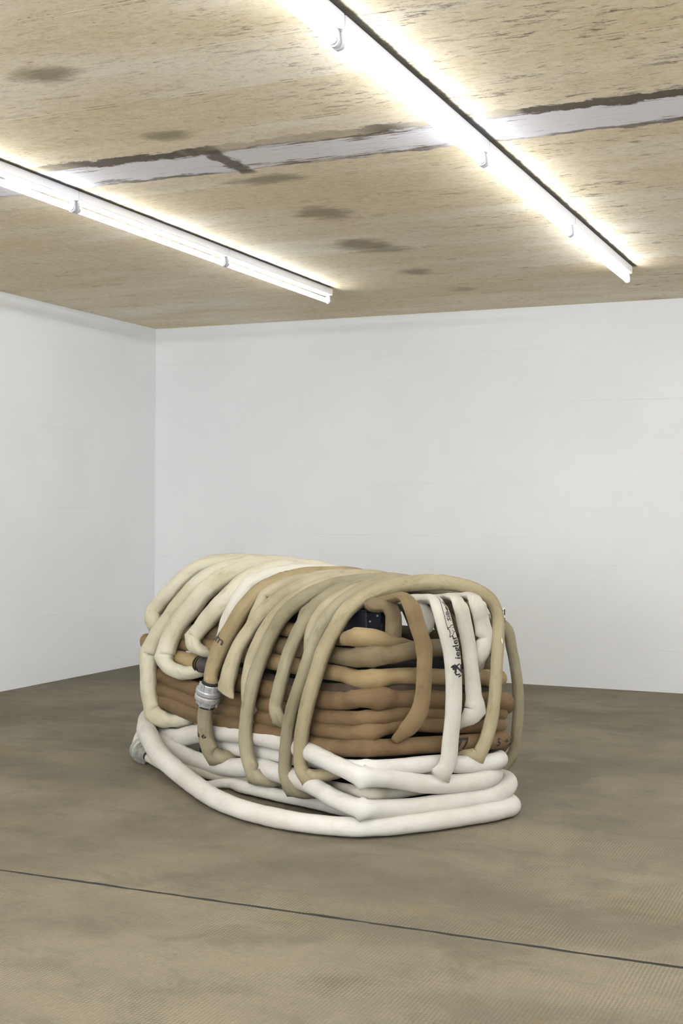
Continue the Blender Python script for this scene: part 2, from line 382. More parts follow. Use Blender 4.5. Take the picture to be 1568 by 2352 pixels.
HOSES=[
 dict(id='W0',mat='cream',flat=0.8,lens=0.3,label='pale cream wrap at the far end of the bundle, ending high in a fold',group='hoses wrapped over the bundle top',pts=[(-3.746,6.064,.665,-.22,-.32,-.92,.0488),(-3.743,6.02,.711,-.51,-.76,.41,.0498),(-3.766,6.055,.75,-.51,-.75,.43,.0507),(-3.726,6.061,.81,-.51,-.75,.42,.0503),(-3.661,6.053,.871,-.49,-.73,.47,.0501),(-3.605,6.072,.938,-.39,-.58,.72,.0511),(-3.548,6.136,.997,-.24,-.36,.9,.0517),(-3.44,6.182,1.029,-.11,-.16,.98,.0517),(-3.307,6.232,1.039,0,0,1,.0516),(-3.125,6.345,1.001,.2,.3,.93,.0519),(-3.02,6.429,.923,.38,.56,.74,.0519),(-2.963,6.478,.793,.53,.79,.32,.0505),(-2.941,6.492,.661,.56,.82,.1,.05),(-2.934,6.503,.466,.56,.83,.04,.0499),(-2.949,6.517,.235,.56,.83,0,.05),(-2.965,6.528,.096,.56,.83,0,.05)]),
 dict(id='W0b',mat='cream',flat=0.8,lens=0.3,label='narrow pale cream hose squeezed between the two farthest wraps on top',group='hoses wrapped over the bundle top',pts=[(-3.712,6.111,.772,-.22,-.32,-.92,.0451),(-3.681,6.096,.831,-.22,-.32,-.92,.0449),(-3.637,6.076,.887,-.47,-.7,.54,.0536),(-3.597,6.114,.945,-.34,-.51,.79,.0544),(-3.56,6.218,1.001,-.16,-.24,.96,.0552),(-3.542,6.441,1.025,.04,.06,1,.0567),(-3.379,6.368,1.031,.07,.11,.99,.0557),(-3.046,6.283,.979,.2,.3,.93,.0541),(-2.944,6.362,.905,.38,.56,.74,.0541),(-2.891,6.406,.785,.53,.79,.32,.0526),(-2.869,6.42,.657,.56,.82,.1,.0521),(-2.862,6.43,.464,.56,.83,.04,.0519),(-2.877,6.444,.235,.56,.83,0,.052),(-2.894,6.455,.096,.56,.83,0,.052)]),
 dict(id='W1',mat='cream',flat=0.8,lens=0.3,label='pale cream wrap hanging lowest at the far left corner, kinked at mid height',group='hoses wrapped over the bundle top',pts=[(-3.42,5.833,.235,-.2,-.3,-.93,.041),(-3.515,5.862,.218,-.2,-.3,-.93,.0442),(-3.59,5.864,.221,-.56,-.83,-.04,.0483),(-3.655,5.883,.239,-.56,-.83,-.04,.0534,'K'),(-3.69,5.904,.326,-.56,-.83,-.01,.0565),(-3.707,5.916,.439,-.56,-.83,.03,.0566),(-3.723,5.942,.551,-.55,-.81,.2,.0567,'K'),(-3.676,5.938,.632,-.52,-.78,.35,.0561),(-3.576,5.936,.761,-.51,-.75,.43,.0559),(-3.497,5.935,.856,-.5,-.74,.45,.0554),(-3.411,5.953,.942,-.37,-.55,.74,.0566),(-3.312,6,.999,-.21,-.31,.93,.057),(-3.223,6.073,1.028,-.08,-.12,.99,.0573),(-3.176,6.233,1.033,.07,.11,.99,.0584),(-2.942,6.222,.995,.2,.3,.93,.0575),(-2.837,6.306,.917,.38,.56,.74,.0575),(-2.781,6.355,.789,.53,.79,.32,.0559),(-2.759,6.369,.657,.56,.82,.1,.0553),(-2.752,6.38,.463,.56,.83,.04,.0552),(-2.766,6.394,.235,.56,.83,0,.0552),(-2.783,6.405,.096,.56,.83,0,.0553)]),
 dict(id='W2',mat='cream',flat=0.8,lens=0.3,label='pale cream wrap whose lower end folds under the tan coupled hose at left',group='hoses wrapped over the bundle top',pts=[(-3.293,5.753,.503,-.21,-.31,-.93,.0401),(-3.348,5.751,.489,-.21,-.31,-.93,.0431),(-3.449,5.771,.49,-.56,-.82,.1,.0385),(-3.53,5.805,.52,-.55,-.82,.15,.0439),(-3.555,5.829,.552,-.55,-.81,.22,.0618,'K'),(-3.538,5.844,.626,-.53,-.78,.34,.062),(-3.51,5.856,.695,-.51,-.76,.4,.0617),(-3.409,5.853,.812,-.51,-.75,.42,.0609),(-3.314,5.857,.911,-.43,-.63,.65,.0618),(-3.223,5.884,.972,-.29,-.43,.86,.0627),(-3.133,5.952,1.014,-.13,-.2,.97,.0629),(-3.042,6.02,1.029,-.03,-.05,1,.0632),(-2.81,6.133,.991,.2,.3,.93,.0633),(-2.705,6.217,.914,.38,.56,.74,.0631),(-2.648,6.265,.785,.53,.79,.32,.0613),(-2.626,6.28,.654,.56,.82,.1,.0607),(-2.619,6.29,.461,.56,.83,.04,.0605),(-2.634,6.304,.235,.56,.83,0,.0606),(-2.65,6.315,.096,.56,.83,0,.0606)]),
 dict(id='W3',mat='cream',flat=0.8,lens=0.3,label='pale cream wrap ending in a short twisted fold above the upper tan coil',group='hoses wrapped over the bundle top',pts=[(-3.223,5.734,.592,-.22,-.32,-.92,.032),(-3.257,5.689,.612,-.22,-.32,-.92,.0372),(-3.297,5.688,.636,-.52,-.77,.36,.0398),(-3.322,5.722,.674,-.52,-.77,.38,.0469,'K'),(-3.221,5.711,.78,-.51,-.75,.42,.0574),(-3.114,5.7,.88,-.47,-.7,.54,.0577),(-3.047,5.744,.955,-.31,-.45,.84,.0593),(-2.989,5.82,1.001,-.16,-.24,.96,.0599),(-2.923,5.881,1.02,-.08,-.12,.99,.0602),(-2.693,6.055,.987,.2,.3,.93,.0608),(-2.589,6.138,.91,.38,.56,.74,.0606),(-2.532,6.187,.782,.53,.79,.32,.0588),(-2.51,6.201,.652,.56,.82,.1,.0582),(-2.503,6.212,.46,.56,.83,.04,.058),(-2.518,6.226,.235,.56,.83,0,.0581),(-2.534,6.237,.096,.56,.83,0,.0581)]),
 dict(id='W4',mat='palest',flat=0.8,lens=0.3,label='whitest wrap, sharply folded on top just beside the printed tan hose',group='hoses wrapped over the bundle top',pts=[(-3.108,5.651,.685,-.22,-.32,-.92,.0404),(-3.091,5.655,.761,-.22,-.32,-.92,.0388),(-3.06,5.659,.83,-.5,-.74,.45,.0458),(-3.019,5.672,.902,-.43,-.63,.65,.0462),(-2.987,5.698,.95,-.33,-.48,.81,.0521,'K'),(-2.923,5.737,.987,-.21,-.31,.93,.0472),(-2.818,5.767,1.01,-.11,-.16,.98,.0471),(-2.717,5.804,1.019,-.03,-.05,1,.047),(-2.561,5.965,.983,.2,.3,.93,.0476),(-2.456,6.049,.906,.38,.56,.74,.0474),(-2.399,6.097,.779,.53,.79,.32,.046),(-2.377,6.112,.649,.56,.82,.1,.0455),(-2.37,6.123,.458,.56,.83,.04,.0454),(-2.385,6.136,.235,.56,.83,0,.0454),(-2.402,6.147,.096,.56,.83,0,.0454)]),
 dict(id='W5',mat='sand',flat=0.8,lens=0.3,label='yellowish tan wrap printed with a length mark, plugged into the aluminium coupling',group='hoses wrapped over the bundle top',pts=[(-3.06,5.437,.496,-.56,-.82,.1,.0429),(-3.081,5.482,.534,-.55,-.81,.2,.0427),(-3.082,5.505,.569,-.54,-.8,.27,.0473),(-3.067,5.539,.644,-.52,-.77,.37,.051),(-3.013,5.552,.74,-.51,-.75,.43,.051),(-2.944,5.572,.857,-.48,-.72,.5,.0448),(-2.878,5.603,.933,-.36,-.53,.77,.0457),(-2.797,5.629,.974,-.24,-.36,.9,.0461),(-2.699,5.667,1.002,-.12,-.18,.98,.046),(-2.599,5.701,1.013,-.05,-.07,1,.046),(-2.395,5.853,.978,.2,.3,.93,.0464),(-2.29,5.937,.901,.38,.56,.74,.0461),(-2.233,5.986,.775,.53,.79,.32,.0446),(-2.212,6,.646,.56,.82,.1,.0441),(-2.204,6.011,.455,.56,.83,.04,.044),(-2.219,6.025,.235,.56,.83,0,.044),(-2.236,6.036,.096,.56,.83,0,.0441)]),
 dict(id='W5b',mat='olive',flat=0.8,lens=0.3,label='short olive hose hanging down from the aluminium coupling, creased where it turns under',group='hoses wrapped over the bundle top',pts=[(-2.984,5.544,.119,-.2,-.3,-.93,.0358),(-3.015,5.492,.13,-.2,-.3,-.93,.0407),(-3.07,5.493,.131,-.56,-.83,-.04,.0451,'K'),(-3.093,5.495,.16,-.56,-.83,-.04,.0496),(-3.118,5.497,.225,-.56,-.83,-.04,.0476),(-3.113,5.479,.302,-.56,-.83,-.02,.0461),(-3.095,5.454,.396,-.56,-.83,.01,.0433)]),
 dict(id='W6',mat='sandpale',flat=0.8,lens=0.3,label='thin tan hose kinked on the shoulder, half hidden beside the printed hose',group='hoses wrapped over the bundle top',pts=[(-2.944,5.58,.705,-.22,-.32,-.92,.0253),(-2.9,5.548,.772,-.22,-.32,-.92,.0272),(-2.864,5.532,.833,-.49,-.73,.47,.0345),(-2.838,5.562,.907,-.39,-.58,.72,.0375,'K'),(-2.766,5.59,.954,-.27,-.4,.87,.0381),(-2.677,5.621,.984,-.16,-.24,.96,.0381),(-2.585,5.669,1.001,-.07,-.11,.99,.0381),(-2.314,5.794,.966,.2,.3,.93,.0381),(-2.211,5.876,.892,.38,.56,.74,.0379),(-2.156,5.922,.77,.53,.79,.32,.0366),(-2.134,5.936,.643,.56,.82,.1,.0362),(-2.127,5.947,.454,.56,.83,.04,.0361),(-2.142,5.96,.235,.56,.83,0,.0361),(-2.159,5.971,.096,.56,.83,0,.0361)]),
 dict(id='W7',mat='sandpale',flat=0.8,lens=0.3,label='sand coloured wrap ending in a fish tail crease beside the coupling',group='hoses wrapped over the bundle top',pts=[(-2.971,5.423,.464,-.56,-.83,.08,.0627,'k'),(-2.959,5.42,.511,-.55,-.82,.15,.0507),(-2.942,5.431,.589,-.53,-.79,.3,.0448),(-2.922,5.449,.66,-.52,-.77,.37,.0425),(-2.867,5.46,.748,-.51,-.75,.43,.0411),(-2.793,5.461,.839,-.49,-.73,.47,.043),(-2.692,5.465,.917,-.37,-.55,.74,.0439),(-2.593,5.492,.968,-.24,-.36,.9,.0446),(-2.49,5.535,.997,-.11,-.16,.98,.0445),(-2.213,5.73,.972,.2,.3,.93,.045),(-2.108,5.814,.896,.38,.56,.74,.0447),(-2.051,5.863,.77,.53,.79,.32,.0432),(-2.029,5.877,.642,.56,.82,.1,.0427),(-2.022,5.888,.453,.56,.83,.04,.0425),(-2.037,5.902,.235,.56,.83,0,.0425),(-2.053,5.913,.096,.56,.83,0,.0426)]),
 dict(id='W8',mat='sandpale',flat=0.8,lens=0.3,label='sand wrap running half hidden behind its long left neighbour at mid bundle',group='hoses wrapped over the bundle top',pts=[(-2.796,5.385,.328,-.2,-.3,-.93,.0426),(-2.807,5.357,.412,-.2,-.3,-.93,.0427),(-2.814,5.352,.503,-.55,-.82,.15,.0427),(-2.802,5.358,.593,-.53,-.78,.32,.0427),(-2.784,5.379,.677,-.51,-.76,.4,.0428),(-2.75,5.401,.757,-.51,-.75,.43,.0428),(-2.685,5.405,.841,-.49,-.73,.47,.0423),(-2.6,5.413,.909,-.37,-.55,.74,.0433),(-2.512,5.461,.964,-.21,-.31,.93,.0441),(-2.423,5.508,.988,-.1,-.15,.98,.0442),(-2.115,5.66,.959,.2,.3,.93,.0443),(-2.012,5.741,.886,.38,.56,.74,.0439),(-1.957,5.788,.765,.53,.79,.32,.0423),(-1.935,5.802,.639,.56,.82,.1,.0418),(-1.928,5.812,.451,.56,.83,.04,.0417),(-1.943,5.826,.235,.56,.83,0,.0417),(-1.96,5.837,.096,.56,.83,0,.0418)]),
 dict(id='W9',mat='olive',flat=0.8,lens=0.3,label='long olive stained wrap reaching the white base hoses at the middle of the long side',group='hoses wrapped over the bundle top',pts=[(-2.632,5.308,.083,-.2,-.3,-.93,.0314),(-2.67,5.261,.093,-.2,-.3,-.93,.036),(-2.736,5.269,.111,-.56,-.83,-.04,.0425,'K'),(-2.783,5.297,.178,-.56,-.83,-.04,.04),(-2.802,5.306,.259,-.56,-.83,-.03,.039),(-2.794,5.299,.36,-.56,-.83,0,.0387),(-2.77,5.287,.463,-.56,-.83,.08,.0384),(-2.746,5.291,.564,-.54,-.8,.27,.0385),(-2.716,5.314,.663,-.52,-.77,.38,.0386),(-2.681,5.344,.761,-.51,-.75,.43,.0399),(-2.634,5.356,.838,-.49,-.73,.47,.0408),(-2.548,5.361,.908,-.39,-.58,.72,.0414),(-2.459,5.395,.961,-.24,-.36,.9,.0423),(-2.343,5.425,.99,-.12,-.18,.98,.0422),(-2.014,5.596,.966,.2,.3,.93,.0423),(-1.909,5.68,.89,.38,.56,.74,.0419),(-1.852,5.728,.765,.53,.79,.32,.0404),(-1.83,5.743,.638,.56,.82,.1,.0399),(-1.823,5.753,.45,.56,.83,.04,.0398),(-1.838,5.767,.235,.56,.83,0,.0398),(-1.854,5.778,.096,.56,.83,0,.0398)]),
 dict(id='W10',mat='sandpale',flat=0.8,lens=0.3,label='thin sand hose kinked on the shoulder behind the shorter straight wrap',group='hoses wrapped over the bundle top',pts=[(-2.559,5.376,.774,-.22,-.32,-.92,.0241),(-2.536,5.359,.835,-.21,-.32,-.92,.0259),(-2.523,5.372,.888,-.39,-.58,.72,.0332,'K'),(-2.45,5.399,.937,-.26,-.38,.89,.0363),(-2.369,5.459,.974,-.11,-.16,.98,.0364),(-2.003,5.576,.937,.2,.3,.93,.0361),(-1.903,5.652,.868,.38,.56,.74,.0358),(-1.851,5.694,.755,.53,.79,.32,.0345),(-1.83,5.707,.634,.56,.82,.1,.034),(-1.823,5.717,.448,.56,.83,.04,.0339),(-1.838,5.731,.235,.56,.83,0,.0339),(-1.855,5.742,.096,.56,.83,0,.034)]),
 dict(id='W11',mat='olive',flat=0.8,lens=0.3,label='wrap ending halfway down the long side in a small upturned crease',group='hoses wrapped over the bundle top',pts=[(-2.475,5.204,.342,-.2,-.3,-.93,.0305),(-2.511,5.169,.37,-.2,-.3,-.93,.0351),(-2.547,5.133,.402,-.56,-.83,.02,.0374,'K'),(-2.571,5.152,.445,-.56,-.83,.07,.0372),(-2.561,5.152,.504,-.55,-.82,.15,.037),(-2.545,5.167,.589,-.53,-.78,.32,.0371),(-2.531,5.201,.683,-.51,-.76,.41,.0373),(-2.5,5.234,.778,-.51,-.75,.42,.0375),(-2.469,5.249,.84,-.49,-.73,.47,.0375),(-2.435,5.272,.894,-.41,-.6,.68,.0381),(-2.374,5.301,.941,-.29,-.43,.86,.0389),(-2.306,5.34,.974,-.19,-.29,.94,.0391),(-2.228,5.405,.996,-.08,-.12,.99,.0393),(-1.964,5.563,.964,.2,.3,.93,.0396),(-1.859,5.646,.889,.38,.56,.74,.0392),(-1.802,5.695,.764,.53,.79,.32,.0377),(-1.78,5.709,.637,.56,.82,.1,.0373),(-1.773,5.72,.449,.56,.83,.04,.0371),(-1.788,5.734,.235,.56,.83,0,.0371),(-1.805,5.745,.096,.56,.83,0,.0372)]),
 dict(id='W12',mat='sandpale',flat=0.8,lens=0.3,label='thin puckered sand hose tucked behind the two front wraps on the shoulder',group='hoses wrapped over the bundle top',pts=[(-2.427,5.217,.619,-.22,-.32,-.92,.0305),(-2.439,5.218,.705,-.22,-.32,-.92,.0329),(-2.439,5.233,.777,-.51,-.75,.42,.0338),(-2.413,5.24,.839,-.48,-.72,.5,.0362),(-2.357,5.265,.907,-.36,-.53,.77,.0347),(-2.279,5.302,.955,-.23,-.34,.91,.0353),(-2.216,5.375,.982,-.1,-.15,.98,.0355),(-1.924,5.532,.954,.2,.3,.93,.0357),(-1.821,5.613,.88,.38,.56,.74,.0353),(-1.766,5.659,.76,.53,.79,.32,.034),(-1.745,5.673,.635,.56,.82,.1,.0336),(-1.737,5.684,.448,.56,.83,.04,.0335),(-1.752,5.698,.235,.56,.83,0,.0335),(-1.769,5.709,.096,.56,.83,0,.0335)]),
 dict(id='W13',mat='olive',flat=0.8,lens=0.3,label='second front wrap, hanging lowest on the long side, its far leg bowed out at right',group='hoses wrapped over the bundle top',pts=[(-2.386,5.155,.083,-.2,-.3,-.93,.0301),(-2.413,5.099,.095,-.2,-.3,-.93,.0345),(-2.455,5.079,.112,-.56,-.83,-.04,.04,'K'),(-2.495,5.104,.153,-.56,-.83,-.04,.0379),(-2.496,5.1,.258,-.56,-.83,-.03,.0354),(-2.46,5.076,.435,-.56,-.83,.05,.035),(-2.425,5.067,.532,-.55,-.81,.22,.0349),(-2.399,5.085,.626,-.52,-.77,.36,.035),(-2.383,5.122,.717,-.51,-.75,.43,.0352),(-2.353,5.155,.81,-.5,-.75,.43,.0365),(-2.307,5.175,.88,-.44,-.65,.61,.0369),(-2.255,5.222,.938,-.29,-.43,.86,.0379),(-2.197,5.28,.974,-.18,-.26,.95,.0385),(-2.138,5.338,.992,-.09,-.14,.99,.0387),(-1.98,5.521,.978,.15,.22,.96,.0394),(-1.864,5.604,.918,.31,.47,.83,.0396),(-1.776,5.644,.832,.49,.73,.47,.0379),(-1.681,5.678,.795,.83,-.56,0,.0265),(-1.653,5.683,.698,.83,-.56,0,.0274),(-1.63,5.682,.582,.83,-.56,0,.0275),(-1.619,5.681,.446,.83,-.56,0,.0276),(-1.628,5.685,.327,.83,-.56,0,.0277),(-1.649,5.69,.217,.83,-.56,0,.0273),(-1.8,5.573,.12,0,0,1,.039)]),
 dict(id='W14',mat='tanolive',flat=0.8,lens=0.3,label='foremost wrap, arching over the end hoses and hanging down both sides',group='hoses wrapped over the bundle top',pts=[(-2.221,5.037,.208,-.2,-.3,-.93,.0314),(-2.29,5.012,.194,-.2,-.3,-.93,.0359),(-2.353,5.007,.182,-.56,-.83,-.04,.0367,'K'),(-2.385,5.027,.214,-.56,-.83,-.04,.037),(-2.393,5.03,.278,-.56,-.83,-.02,.0369),(-2.375,5.017,.393,-.56,-.83,.02,.0376),(-2.345,5.007,.508,-.55,-.82,.18,.0386),(-2.321,5.03,.617,-.52,-.77,.36,.0398),(-2.298,5.071,.726,-.51,-.75,.43,.0412),(-2.265,5.093,.803,-.5,-.75,.43,.0413),(-2.223,5.126,.885,-.43,-.63,.65,.0419),(-2.166,5.168,.938,-.29,-.43,.86,.0431),(-2.098,5.239,.978,-.15,-.22,.97,.0437),(-2.031,5.328,.996,-.05,-.07,1,.0441),(-1.936,5.398,1.004,.07,.11,.99,.0443),(-1.863,5.48,.995,.83,-.56,0,.0328),(-1.77,5.492,.972,.83,-.56,0,.0331),(-1.703,5.484,.936,.83,-.56,0,.0355),(-1.649,5.439,.873,.83,-.56,0,.0315),(-1.628,5.39,.783,.83,-.56,0,.0305),(-1.628,5.372,.673,.83,-.56,0,.0302),(-1.634,5.363,.525,.83,-.56,0,.0302),(-1.647,5.344,.406,.83,-.56,0,.0322),(-1.664,5.319,.329,.83,-.56,0,.032),(-1.684,5.298,.279,.83,-.56,0,.0331,'K'),(-1.73,5.284,.276,.83,-.56,0,.0284),(-1.793,5.316,.269,.83,-.56,0,.029)]),
 dict(id='E1',mat='khaki',flat=0.8,lens=0.3,label='khaki hose bent over the end edge beside the dark blue case',group='hoses hanging over the end face',pts=[(-2.234,5.323,.9,0,0,1,.0405),(-2.119,5.172,.915,0,0,1,.0392),(-2.054,5.071,.92,.5,-.34,.8,.0384),(-2.018,5.07,.923,.5,-.34,.8,.0383),(-1.996,5.077,.898,.5,-.34,.8,.0383),(-1.99,5.085,.839,.5,-.34,.8,.0383),(-1.994,5.08,.767,.83,-.56,0,.0383),(-1.998,5.082,.702,.83,-.56,0,.0383)]),
 dict(id='E2',mat='khakibrown',flat=0.5,lens=0.5,label='khaki brown hose hanging over the end and ending in a slanted point',group='hoses hanging over the end face',pts=[(-2.212,5.356,.9,0,0,1,.0426),(-2.074,5.167,.93,0,0,1,.0409),(-1.997,5.085,.947,.5,-.34,.8,.0401),(-1.935,5.051,.96,.5,-.34,.8,.0397),(-1.885,5.009,.93,.83,-.56,0,.0393),(-1.862,5.026,.849,.83,-.56,0,.0394),(-1.842,5.055,.749,.83,-.56,0,.0395,'k'),(-1.842,5.054,.641,.83,-.56,0,.0395),(-1.846,5.049,.545,.83,-.56,0,.0395,'k'),(-1.858,5.031,.482,.83,-.56,0,.0447),(-1.885,4.992,.429,.83,-.56,0,.041),(-1.929,4.989,.387,.83,-.56,0,.0268)]),
 dict(id='E3',mat='whitecloth',flat=0.5,lens=0.2,label='white hose with black maker lettering hanging full height over the end',group='hoses hanging over the end face',pts=[(-2.262,5.281,.9,0,0,1,.0442),(-2.09,5.25,.925,0,0,1,.0434),(-1.932,5.235,.938,.5,-.34,.8,.0428),(-1.862,5.195,.943,.5,-.34,.8,.0423),(-1.806,5.135,.916,.83,-.56,0,.0417),(-1.774,5.12,.836,.83,-.56,0,.0415),(-1.757,5.145,.745,.83,-.56,0,.0417),(-1.749,5.157,.635,.83,-.56,0,.0417),(-1.748,5.158,.508,.83,-.56,0,.0417),(-1.757,5.145,.364,.83,-.56,0,.0417),(-1.766,5.131,.266,.83,-.56,0,.0416),(-1.783,5.107,.224,.83,-.56,0,.0397,'K'),(-1.839,5.14,.222,.83,-.56,0,.0328),(-1.895,5.163,.226,.83,-.56,0,.0275)]),
 dict(id='E3b',mat='whitecloth',flat=0.8,lens=0.3,label='short white fold of hose peeking out behind the lettered white hose',group='hoses hanging over the end face',pts=[(-2.145,5.419,.87,0,0,1,.0312),(-1.953,5.239,.913,.5,-.34,.8,.0299),(-1.902,5.207,.902,.5,-.34,.8,.0296),(-1.878,5.207,.869,.5,-.34,.8,.0295),(-1.887,5.211,.824,.5,-.34,.8,.0296),(-1.927,5.241,.783,.83,-.56,0,.0298)]),
 dict(id='E4',mat='whitecloth',flat=0.45,lens=0.45,label='off white hose right beside the lettered one, ending in a flared point',group='hoses hanging over the end face',pts=[(-2.209,5.414,.9,0,0,1,.041),(-2.007,5.374,.925,0,0,1,.0402),(-1.857,5.346,.939,.5,-.34,.8,.0396),(-1.791,5.282,.947,.5,-.34,.8,.039),(-1.747,5.232,.92,.83,-.56,0,.0386),(-1.732,5.245,.846,.83,-.56,0,.0386),(-1.718,5.265,.744,.83,-.56,0,.0387),(-1.709,5.279,.632,.83,-.56,0,.0388),(-1.703,5.287,.545,.83,-.56,0,.0425),(-1.699,5.294,.474,.83,-.56,0,.0536,'K'),(-1.726,5.271,.428,.83,-.56,0,.0406),(-1.78,5.316,.395,.83,-.56,0,.028)]),
 dict(id='E5',mat='whitecloth',flat=0.45,lens=0.4,label='short white hose at the right end corner folded back in a point',group='hoses hanging over the end face',pts=[(-2.153,5.497,.9,0,0,1,.0454),(-1.962,5.44,.925,0,0,1,.0444),(-1.793,5.405,.942,.5,-.34,.8,.0436),(-1.739,5.36,.948,.5,-.34,.8,.0431),(-1.695,5.309,.921,.83,-.56,0,.0426),(-1.685,5.333,.851,.83,-.56,0,.0428),(-1.674,5.349,.776,.83,-.56,0,.0466,'K'),(-1.68,5.339,.711,.83,-.56,0,.0391),(-1.714,5.397,.638,.83,-.56,0,.0282)]),
 dict(id='C0',mat='tan',flat=0.8,lens=0.3,label='tan hose end peeking out at the far top corner of the bundle',group='hoses coiled around the bundle sides',pts=[(-3.498,6.453,.87,0,0,1,.036),(-3.668,6.326,.93,0,0,1,.036),(-3.699,6.19,.92,0,0,1,.036),(-3.528,6.051,.87,-.4,-.59,.71,.036),(-3.268,5.9,.855,-.4,-.59,.71,.036),(-2.978,5.704,.85,-.4,-.59,.71,.036),(-2.732,5.622,.83,0,0,1,.036)]),
 dict(id='C1',mat='tan',flat=0.8,lens=0.5,label='topmost tan coil, running under the dark blue case and tapering at the end face',group='hoses coiled around the bundle sides',pts=[(-3.66,6.321,.8,0,0,1,.0437),(-3.755,6.144,.8,0,0,1,.0429),(-3.718,6.125,.766,-.51,-.75,.42,.0427),(-3.527,6.01,.762,-.51,-.75,.42,.0416),(-3.232,5.812,.756,-.51,-.75,.42,.0398),(-3.014,5.67,.761,-.51,-.75,.42,.0385),(-2.62,5.411,.764,-.51,-.75,.42,.0362),(-2.428,5.283,.761,-.51,-.75,.42,.035),(-2.284,5.187,.761,-.51,-.75,.42,.0341),(-2.035,4.939,.794,.83,-.56,0,.0411),(-1.983,5.052,.772,.83,-.56,0,.029),(-1.953,5.204,.744,.83,-.56,0,.0204)]),
 dict(id='C2',mat='khaki',flat=0.8,lens=0.4,label='khaki coil with a pinched corner, second from the top',group='hoses coiled around the bundle sides',pts=[(-3.635,6.304,.71,0,0,1,.0508),(-3.711,6.138,.71,0,0,1,.0499),(-3.664,6.059,.686,-.51,-.76,.41,.0493),(-3.223,5.769,.69,-.51,-.75,.42,.0462),(-2.862,5.53,.69,-.51,-.75,.42,.0436),(-2.526,5.308,.69,-.51,-.75,.43,.0412),(-2.356,5.195,.69,-.51,-.75,.43,.04),(-2.24,5.119,.692,-.51,-.75,.43,.0392),(-2.024,4.937,.721,.83,-.56,0,.0446,'k'),(-1.963,5.027,.722,.83,-.56,0,.0379),(-1.908,5.109,.735,.83,-.56,0,.0382),(-1.838,5.212,.738,.83,-.56,0,.0387),(-1.741,5.357,.734,.83,-.56,0,.0394),(-1.66,5.476,.725,.83,-.56,0,.0399),(-1.745,5.566,.715,.94,.33,0,.0407),(-1.946,5.714,.715,.56,.83,0,.0422),(-2.367,5.985,.715,.56,.83,0,.0452),(-3.035,6.424,.715,.56,.83,0,.0499),(-3.412,6.545,.715,-.41,.91,0,.0517)]),
 dict(id='C3',mat='tan',flat=0.8,lens=0.3,label='tan coil running the full long side, rounded where it leaves the end at right',group='hoses coiled around the bundle sides',pts=[(-3.723,5.989,.616,-.53,-.78,.34,.0443),(-3.683,6.002,.622,-.52,-.78,.35,.0443),(-3.564,5.96,.619,-.52,-.77,.36,.0438),(-3.291,5.783,.628,-.52,-.77,.37,.042),(-3.053,5.622,.622,-.52,-.77,.37,.0405),(-2.711,5.392,.617,-.52,-.77,.37,.0383),(-2.514,5.261,.617,-.52,-.77,.37,.037),(-2.346,5.15,.619,-.52,-.77,.37,.0359),(-2.216,5.066,.623,-.52,-.77,.38,.0351),(-2.021,4.932,.627,.83,-.56,0,.041,'k'),(-1.963,5.028,.632,.83,-.56,0,.0343),(-1.895,5.129,.625,.83,-.56,0,.0347),(-1.831,5.223,.614,.83,-.56,0,.0351),(-1.7,5.417,.597,.83,-.56,0,.0359),(-1.646,5.497,.587,.83,-.56,0,.0362),(-1.703,5.538,.6,.94,.33,0,.0366),(-1.905,5.686,.6,.56,.83,0,.0379),(-2.367,5.985,.6,.56,.83,0,.0409),(-3.035,6.424,.6,.56,.83,0,.0451),(-3.42,6.551,.6,-.41,.91,0,.0468),(-3.607,6.345,.6,-.83,.56,0,.0461),(-3.797,6.027,.6,-1,-.05,0,.0448)]),
 dict(id='B',mat='sandtan',flat=0.8,lens=0.3,label='yellowish tan hose at the far left whose end is bound with dark rings',group='hoses coiled around the bundle sides',pts=[(-3.683,6.215,.56,0,0,1,.0444),(-3.767,6.055,.56,0,0,1,.0437),(-3.791,6.045,.538,-.55,-.81,.2,.0437),(-3.746,6.038,.533,-.55,-.81,.2,.0435),(-3.609,5.948,.538,-.55,-.81,.22,.0427),(-3.412,5.817,.541,-.55,-.81,.22,.0414),(-3.246,5.704,.537,-.55,-.81,.22,.0404),(-3.181,5.661,.536,-.55,-.81,.22,.04)]),
 dict(id='C4',mat='darkbrown',flat=0.8,lens=0.3,label='dark brown hose deep between the coils, running behind the wraps',group='hoses coiled around the bundle sides',pts=[(-3.136,5.641,.53,-.55,-.81,.22,.0322),(-2.975,5.545,.528,-.55,-.81,.22,.0336),(-2.716,5.372,.53,-.54,-.8,.25,.0322),(-2.482,5.217,.535,-.54,-.8,.27,.0309),(-2.302,5.102,.547,-.53,-.79,.3,.0299),(-2.191,5.034,.562,-.53,-.78,.34,.0294),(-2.061,4.936,.584,.83,-.56,0,.0286),(-1.978,5.041,.581,.83,-.56,0,.0289),(-1.839,5.247,.56,.83,-.56,0,.0297),(-1.721,5.422,.534,.83,-.56,0,.0303),(-1.72,5.549,.54,.94,.33,0,.0309),(-1.922,5.697,.54,.56,.83,0,.032),(-2.367,5.985,.54,.56,.83,0,.0344),(-2.952,6.368,.54,.56,.83,0,.0375)]),
